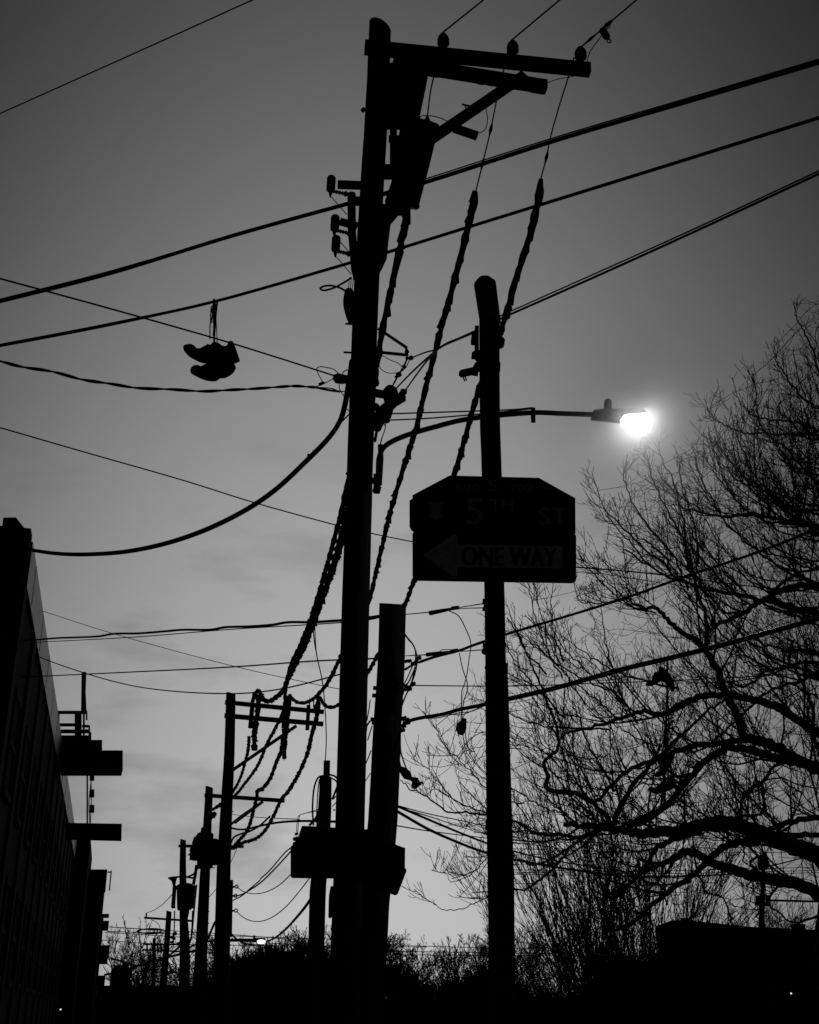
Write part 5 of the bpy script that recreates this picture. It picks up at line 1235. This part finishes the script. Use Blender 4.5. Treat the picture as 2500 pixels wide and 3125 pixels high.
for it in range(90):
    alive &= nn_ > KILL
    act = alive & (nn_ < INFL)
    if not act.any(): break
    ids = ni[act]; vec = att[act] - np.array([nodes[i] for i in ids]); vec /= np.linalg.norm(vec, axis=1)[:, None]
    uniq = {}
    for i, v in zip(ids, vec):
        if i in uniq: uniq[i] += v
        else: uniq[i] = v.copy()
    new0 = len(nodes)
    for i, v in uniq.items():
        L = np.linalg.norm(v)
        if L < 1e-6: continue
        d = v / L
        if nd[i] is not None: d = d * .75 + nd[i] * .9
        d = d + nseed.normal(0, .13, 3) + np.array([0, 0, .10])
        d /= np.linalg.norm(d)
        nodes.append(nodes[i] + d * STEP); nd.append(d); npar.append(i); nr.append(0)
    if len(nodes) == new0: break
    na = np.array(nodes[new0:])
    for i0 in range(0, len(na), 200):
        d = np.linalg.norm(att[:, None, :] - na[None, i0:i0 + 200, :], axis=2)
        k = d.argmin(1); dd = d[np.arange(len(att)), k]; b = dd < nn_; nn_[b] = dd[b]; ni[b] = k[b] + new0 + i0
    if len(nodes) > 26000: break
N = len(nodes)
kids = [[] for _ in range(N)]
for i in range(ns, N): kids[npar[i]].append(i)
rad = [0.0] * N; TIP = .0046
for i in range(N - 1, ns - 1, -1):
    s_ = sum(rad[k] ** 2.4 for k in kids[i])
    rad[i] = max(TIP, s_ ** (1 / 2.4)) if kids[i] else TIP
tw = MB()
def chain_from(root, first):
    pts = [nodes[root], nodes[first]]; rr = [min(rad[first] * 1.05, max(nr[root], .01)), rad[first]]
    cur = first
    while kids[cur]:
        ks = sorted(kids[cur], key=lambda k: -rad[k]); 
        for o_ in ks[1:]: stack.append((cur, o_))
        cur = ks[0]; pts.append(nodes[cur]); rr.append(rad[cur])
    return pts, rr
stack = []
for i in range(ns):
    for k in kids[i]: stack.append((i, k))
tips = []
while stack:
    r_, f_ = stack.pop()
    pts, rr = chain_from(r_, f_)
    pts = [Vector(p) for p in pts]
    # smooth once
    q = [pts[0]] + [(pts[i - 1] + pts[i] * 2 + pts[i + 1]) / 4 for i in range(1, len(pts) - 1)] + [pts[-1]]
    # upturned end shoot
    d = (q[-1] - q[-2]).normalized(); e = q[-1]; n_ = rng.randint(2, 4)
    for k in range(n_):
        d = (d + Vector((rng.gauss(0, .12), rng.gauss(0, .12), .28))).normalized(); e = e + d * rng.uniform(.09, .17); q.append(e); rr.append(TIP * (1 - .5 * (k + 1) / n_))
    tw.tube(q, rr, 3 if max(rr) < .012 else 5, cap=False)
    for k in range(1, len(q) - 1):      # short spurs with buds
        if rr[k] < .011 and rng.random() < .75:
            d0 = (q[k + 1] - q[k]).normalized(); u, v = perp(d0); a = rng.uniform(0, 6.28)
            dd = (d0 * .8 + (u * math.cos(a) + v * math.sin(a)) * .8 + Vector((0, 0, .25))).normalized()
            L = rng.uniform(.04, .20); m1_ = q[k] + dd * L * .5; dd = (dd + Vector((0, 0, .3))).normalized(); m2_ = m1_ + dd * L * .5
            tw.tube([q[k], m1_, m2_, m2_ + dd * .015], [TIP * .75, TIP * .6, TIP * .95, TIP * .3], 3, cap=False)

def proj(p):
    y = p.y; z = p.z - CAMZ; f = y * CP + z * SP
    return 1250 + p.x / f * F, 1562.5 - (z * CP - y * SP) / f * F
def sprig(p, d, L, r, lvl):
    """side branch that sweeps out and turns up, with opposite shoots"""
    n = max(3, min(8, int(L / .16)))
    pts = [p]; rr = [r]; ds = [d]
    for i in range(n):
        d = (d + Vector((rng.gauss(0, .075), rng.gauss(0, .075), rng.gauss(0, .06) + (.11, .20, .26)[lvl]))).normalized()
        p = p + d * L / n
        if lvl == 0 and i > 1:
            x, y = proj(p)
            if not inside(x, y) : break
        pts.append(p); rr.append(max(TIP * .8, r + (TIP * .8 - r) * (i + 1) / n)); ds.append(d)
    tw.tube(pts, rr, 4 if lvl == 0 else 3, cap=False)
    m = len(pts) - 1
    if lvl >= 2 or m < 1: return
    k = int(L / (.15 if lvl == 0 else .13)); k = min(k, 14 if lvl == 0 else 5)
    for j in range(k):
        t = (.12 + .88 * (j + rng.random() * .8) / k) * m; i = min(int(t), m - 1)
        q = pts[i].lerp(pts[i + 1], t - i); u, v = perp(ds[i]); a = rng.uniform(0, 6.283); an = math.radians(rng.gauss(46, 10))
        nd2 = ds[i] * math.cos(an) + (u * math.cos(a) + v * math.sin(a)) * math.sin(an)
        if nd2.z < -.45: nd2.z *= -.4
        sprig(q, nd2.normalized(), (L * rng.uniform(.25, .45) * (1.15 - .5 * t / m)) if lvl == 0 else rng.uniform(.05, .2), max(rr[i] * .6, TIP * .85), lvl + 1)
CEN = P(2700, 2650, 20)
for si in range(1, len(seeds) - 1):
    p, r = seeds[si]; d = seeds[si + 1][0] - seeds[si][0]
    if d.length > 1.2 or d.length < 1e-4: continue
    x, y = proj(p)
    if x > 2580: continue
    dens = 3.1 if r < .04 else (2.8 if r < .1 else 2.2)
    if x > 2150 and y < 1700: dens *= 1.7
    cnt = d.length * dens; cnt = int(cnt) + (rng.random() < cnt % 1)
    d.normalize(); out_d = (p - CEN); out_d.normalize()
    for _ in range(cnt):
        u, v = perp(d); a = rng.uniform(0, 6.283); an = math.radians(rng.uniform(30, 62))
        nd1 = d * math.cos(an) + (u * math.cos(a) + v * math.sin(a)) * math.sin(an) + out_d * .35 + Vector((0, 0, .15))
        nd1.normalize()
        thin = r < .03
        sprig(p + (seeds[si + 1][0] - p) * rng.random(), nd1, rng.uniform(.35, .9) if thin else rng.uniform(.9, 2.6), min(max(r * .45, .006), .02), 0)
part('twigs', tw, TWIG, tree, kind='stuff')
print('big tree nodes', N, 'twig verts', len(tw.v))

# ---- generic recursive bare tree
def grow(mb, p, d, L, r, lvl, prm, R, tipr):
    n = max(3, int(L / prm['seg'] / (1 + .0 * lvl)))
    n = min(n, 9)
    pts = [p]; rad_ = [r]; dirs = [d]
    for i in range(n):
        d = (d + Vector((R.gauss(0, prm['wob']), R.gauss(0, prm['wob']), R.gauss(0, prm['wob']) + prm['up'] * (1 if lvl else .3)))).normalized()
        p = p + d * L / n; pts.append(p); rad_.append(max(tipr, r * (1 - (i + 1) / n * .82))); dirs.append(d)
    mb.tube(pts, rad_, 7 if lvl == 0 else (4 if lvl == 1 else 3), cap=False)
    if lvl >= prm['levels']: return
    k = prm['n'][lvl]
    for j in range(k):
        t = prm['start'] + (1 - prm['start']) * (j + R.random()) / k if lvl == 0 else .15 + .85 * (j + R.random()) / k
        i = min(int(t * n), n - 1); f = t * n - i
        q = pts[i].lerp(pts[i + 1], f); dd = dirs[i]
        u, v = perp(dd); a = R.uniform(0, 6.283); ang_ = math.radians(R.gauss(prm['ang'], prm['ang'] * .25))
        nd_ = dd * math.cos(ang_) + (u * math.cos(a) + v * math.sin(a)) * math.sin(ang_)
        grow(mb, q, nd_, L * prm['ratio'] * (1.15 - .55 * t) * R.uniform(.75, 1.2), rad_[i] * .55, lvl + 1, prm, R, tipr)

def bare(label, px, top, Y, group, style, seed, lean=0, widthk=1.0, name='bare_tree'):
    R = random.Random(seed)
    b = P(px, 3080, Y); b.z = 0; H = P(px, top, Y).z
    t = thing(name, b, label, 'tree', group)
    prm = dict(STY[style]); tipr = pxm(prm['tip'], P(px, 2900, Y)) / 2
    mb = MB(); tw_ = MB()
    d = Vector((lean, 0, 1)).normalized(); th = H * prm['bole']
    # bole
    n = 5; pts = [b + d * th * i / n + Vector((R.gauss(0, .03), 0, 0)) * i for i in range(n + 1)]
    r0 = prm['r'] * H * .5
    mb.tube([pts[0] - Vector((0, 0, .2))] + pts[1:], [r0 * (1.25 - .4 * i / n) for i in range(n + 1)], 9); part('trunk', mb, BARK, t)
    cr_ = MB()
    for j in range(prm['stems']):
        a = 2 * math.pi * (j + R.random() * .6) / prm['stems']; tilt = math.radians(R.uniform(*prm['tilt'])) * widthk
        dd = Vector((math.cos(a) * math.sin(tilt), math.sin(a) * math.sin(tilt), math.cos(tilt))) + Vector((lean, 0, 0))
        s0 = pts[R.randint(2, n)]
        L = (H - s0.z) * prm['len'] * R.uniform(.8, 1.12) / max(.55, math.cos(tilt))
        grow(cr_, s0, dd.normalized(), L, r0 * R.uniform(.45, .62), 0, prm, R, tipr)
    part('crown', cr_, TWIG, t, kind='stuff')
    return len(cr_.v)
STY = {
 'upright': dict(bole=.13, r=.018, stems=9, tilt=(3, 38), len=.86, seg=.5, wob=.045, up=.05, levels=2, n=(15, 5), start=.10, ratio=.40, ang=20, tip=1.7),
 'round': dict(bole=.25, r=.04, stems=14, tilt=(2, 88), len=.74, seg=.5, wob=.08, up=.02, levels=3, n=(13, 9, 5), start=.2, ratio=.42, ang=38, tip=1.3),
 'vase': dict(bole=.15, r=.028, stems=9, tilt=(5, 45), len=.78, seg=.5, wob=.06, up=.05, levels=3, n=(12, 6, 4), start=.2, ratio=.42, ang=30, tip=1.2),
 'thin': dict(bole=.2, r=.02, stems=5, tilt=(2, 25), len=.8, seg=.5, wob=.06, up=.05, levels=2, n=(12, 5), start=.25, ratio=.3, ang=30, tip=1.6),
}
tot_ = 0
GU = 'upright many-stemmed bare trees at lower right'
for a in (("leftmost upright tree, fanning left behind the sign pole", 1800, 2540, 36, 'upright', 21, -.19, 1.15),
          ("upright tree second from the left of the fan of stems", 1840, 2470, 38, 'upright', 22, -.14, 1.1),
          ("tall upright tree in the middle of the fan of stems", 1900, 2440, 40, 'upright', 23, .0, .8),
          ("upright tree with close stems left of the flat-roofed house", 1945, 2460, 39, 'upright', 24, .04, .9),
          ("upright tree leaning right above the flat-roofed house chimney", 2060, 2560, 52, 'upright', 25, .04, 1.0)):
    tot_ += bare(a[0], a[1], a[2], a[3], GU, *a[4:])
GQ = 'bare trees along the bottom skyline'
for a in (("round-crowned dark tree behind the far street lamp", 840, 2838, 82, 'round', 31, 0, 1.0),
          ("round dark tree left of the far lamp tree, lower crown", 752, 2860, 80, 'round', 32, 0, .9),
          ("dense dark tree just left of the tall pole base", 930, 2835, 84, 'round', 33, 0, .9),
          ("round tree just right of the stub pole base", 1215, 2845, 80, 'round', 34, -.02, 1.0),
          ("low shrubby tree between the stub pole and the sign pole, left one", 1290, 2915, 90, 'vase', 35, -.1, 1.0),
          ("spiky tree left against the sign pole base", 1420, 2850, 75, 'vase', 36, 0, 1.1),
          ("spiky tree right behind the sign pole base", 1480, 2830, 77, 'vase', 37, .03, 1.0),
          ("shrubby tree right of the sign pole base", 1610, 2800, 62, 'vase', 38, -.08, 1.15),
          ("shrubby dark tree between the sign pole and the upright trees", 1700, 2830, 60, 'vase', 39, -.05, 1.0),
          ("thin sparse tree above the low left roofs, tallest", 362, 2800, 95, 'thin', 40, 0, 1.0),
          ("thin sparse tree above the low left roofs, middle", 402, 2825, 97, 'thin', 41, 0, .9),
          ("low brushy tree left of the smallest far pole", 440, 2865, 110, 'vase', 42, 0, .9),
          ("low brushy tree between the receding poles", 590, 2960, 100, 'vase', 43, 0, 1.0),
          ("low brushy tree right of the double-crossarm pole", 660, 2930, 70, 'vase', 44, 0, 1.0),
          ("small brushy tree behind the flat-roofed house, left part", 2180, 2745, 70, 'vase', 45, 0, 1.1),
          ("small brushy tree behind the flat-roofed house, right part", 2400, 2735, 70, 'vase', 46, 0, 1.1),
          ("small brushy tree behind the middle of the flat-roofed house", 2290, 2760, 74, 'vase', 47, 0, 1.0)):
    tot_ += bare(a[0], a[1], a[2], a[3], GQ, *a[4:])
print('far trees verts', tot_)

# ---- undergrowth filling the base of the skyline
ug = MB(); R = random.Random(5)
def prof_y(x):
    pts = [(560, 3035), (690, 2965), (760, 2895), (850, 2880), (980, 2900), (1180, 2930), (1260, 2990), (1320, 3005), (1380, 2975), (1480, 2962), (1560, 2985), (1640, 3015), (1760, 3030), (1830, 3000)]
    for a, b in zip(pts, pts[1:]):
        if a[0] <= x <= b[0]: return a[1] + (b[1] - a[1]) * (x - a[0]) / (b[0] - a[0])
    return 3040
for i in range(19000):
    x = R.uniform(560, 1830); Y = R.uniform(66, 78); y = prof_y(x) + 9 * math.sin(x / 17.0) + 7 * math.sin(x / 41.0) + (1 - R.random() ** .6) * 130 - 4
    b_ = P(x, min(y + R.uniform(25, 60), 3140), Y); 
    d = Vector((R.gauss(0, .7), R.gauss(0, .4), 1)).normalized(); L = R.uniform(.4, 1.2)
    if b_.z < .05: b_.z = .05
    u, v = perp(d); e = b_ + d * L; w = R.uniform(.015, .055) 
    k = b_ + d * L * .4
    ug.add([b_, k + u * w, e, k - u * w + v * w], [(0, 1, 2), (0, 2, 3), (0, 3, 1), (1, 3, 2)])
for i in range(2600):
    x = R.uniform(1790, 2012); Y = R.uniform(43.5, 46.5); y = 2905 + 14 * math.sin(x / 23.) + (1 - R.random() ** .6) * 150
    b_ = P(x, y + R.uniform(15, 40), Y); d = Vector((R.gauss(0, .6), R.gauss(0, .4), 1)).normalized(); L = R.uniform(.25, .7)
    u, v = perp(d); e = b_ + d * L; w = R.uniform(.008, .03); k = b_ + d * L * .4
    ug.add([b_, k + u * w, e, k - u * w + v * w], [(0, 1, 2), (0, 2, 3), (0, 3, 1), (1, 3, 2)])
part('undergrowth', ug, TWIG, None, "dark tangled undergrowth along the foot of the skyline trees", 'undergrowth', kind='stuff')


# ------------------------------------------------------------------ added scattering ball that stands in for the lamp's bloom halo
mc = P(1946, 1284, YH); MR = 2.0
mm = bpy.data.materials.new('lamp_halo_volume'); mm.use_nodes = True; nt = mm.node_tree; nt.nodes.clear()
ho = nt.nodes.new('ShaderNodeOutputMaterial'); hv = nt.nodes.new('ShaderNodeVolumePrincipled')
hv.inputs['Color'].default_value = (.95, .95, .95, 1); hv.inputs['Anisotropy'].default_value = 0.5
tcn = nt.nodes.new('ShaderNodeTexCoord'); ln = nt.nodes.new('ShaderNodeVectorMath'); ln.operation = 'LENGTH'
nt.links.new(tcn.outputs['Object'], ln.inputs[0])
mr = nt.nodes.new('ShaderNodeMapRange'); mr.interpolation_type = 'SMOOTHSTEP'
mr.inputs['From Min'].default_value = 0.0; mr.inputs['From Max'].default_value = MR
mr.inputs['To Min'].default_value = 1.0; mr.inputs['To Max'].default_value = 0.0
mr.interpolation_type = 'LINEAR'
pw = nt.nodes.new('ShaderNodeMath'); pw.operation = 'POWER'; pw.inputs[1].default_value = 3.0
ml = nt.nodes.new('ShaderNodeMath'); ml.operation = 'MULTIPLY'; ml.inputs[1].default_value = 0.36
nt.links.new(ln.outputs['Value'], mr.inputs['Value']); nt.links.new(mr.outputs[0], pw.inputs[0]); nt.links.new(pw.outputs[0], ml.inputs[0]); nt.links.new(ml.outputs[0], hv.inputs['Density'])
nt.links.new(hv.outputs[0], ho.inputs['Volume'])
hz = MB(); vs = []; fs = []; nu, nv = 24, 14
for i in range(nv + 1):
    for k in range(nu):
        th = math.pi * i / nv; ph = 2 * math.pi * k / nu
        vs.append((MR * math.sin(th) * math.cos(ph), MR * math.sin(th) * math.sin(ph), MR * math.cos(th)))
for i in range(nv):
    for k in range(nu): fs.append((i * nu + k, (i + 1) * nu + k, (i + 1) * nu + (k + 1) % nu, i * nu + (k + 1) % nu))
me = bpy.data.meshes.new('lamp_halo_volume'); me.from_pydata(vs, [], fs); me.materials.append(mm)
mo = bpy.data.objects.new('lamp_halo_volume', me); mo.location = mc
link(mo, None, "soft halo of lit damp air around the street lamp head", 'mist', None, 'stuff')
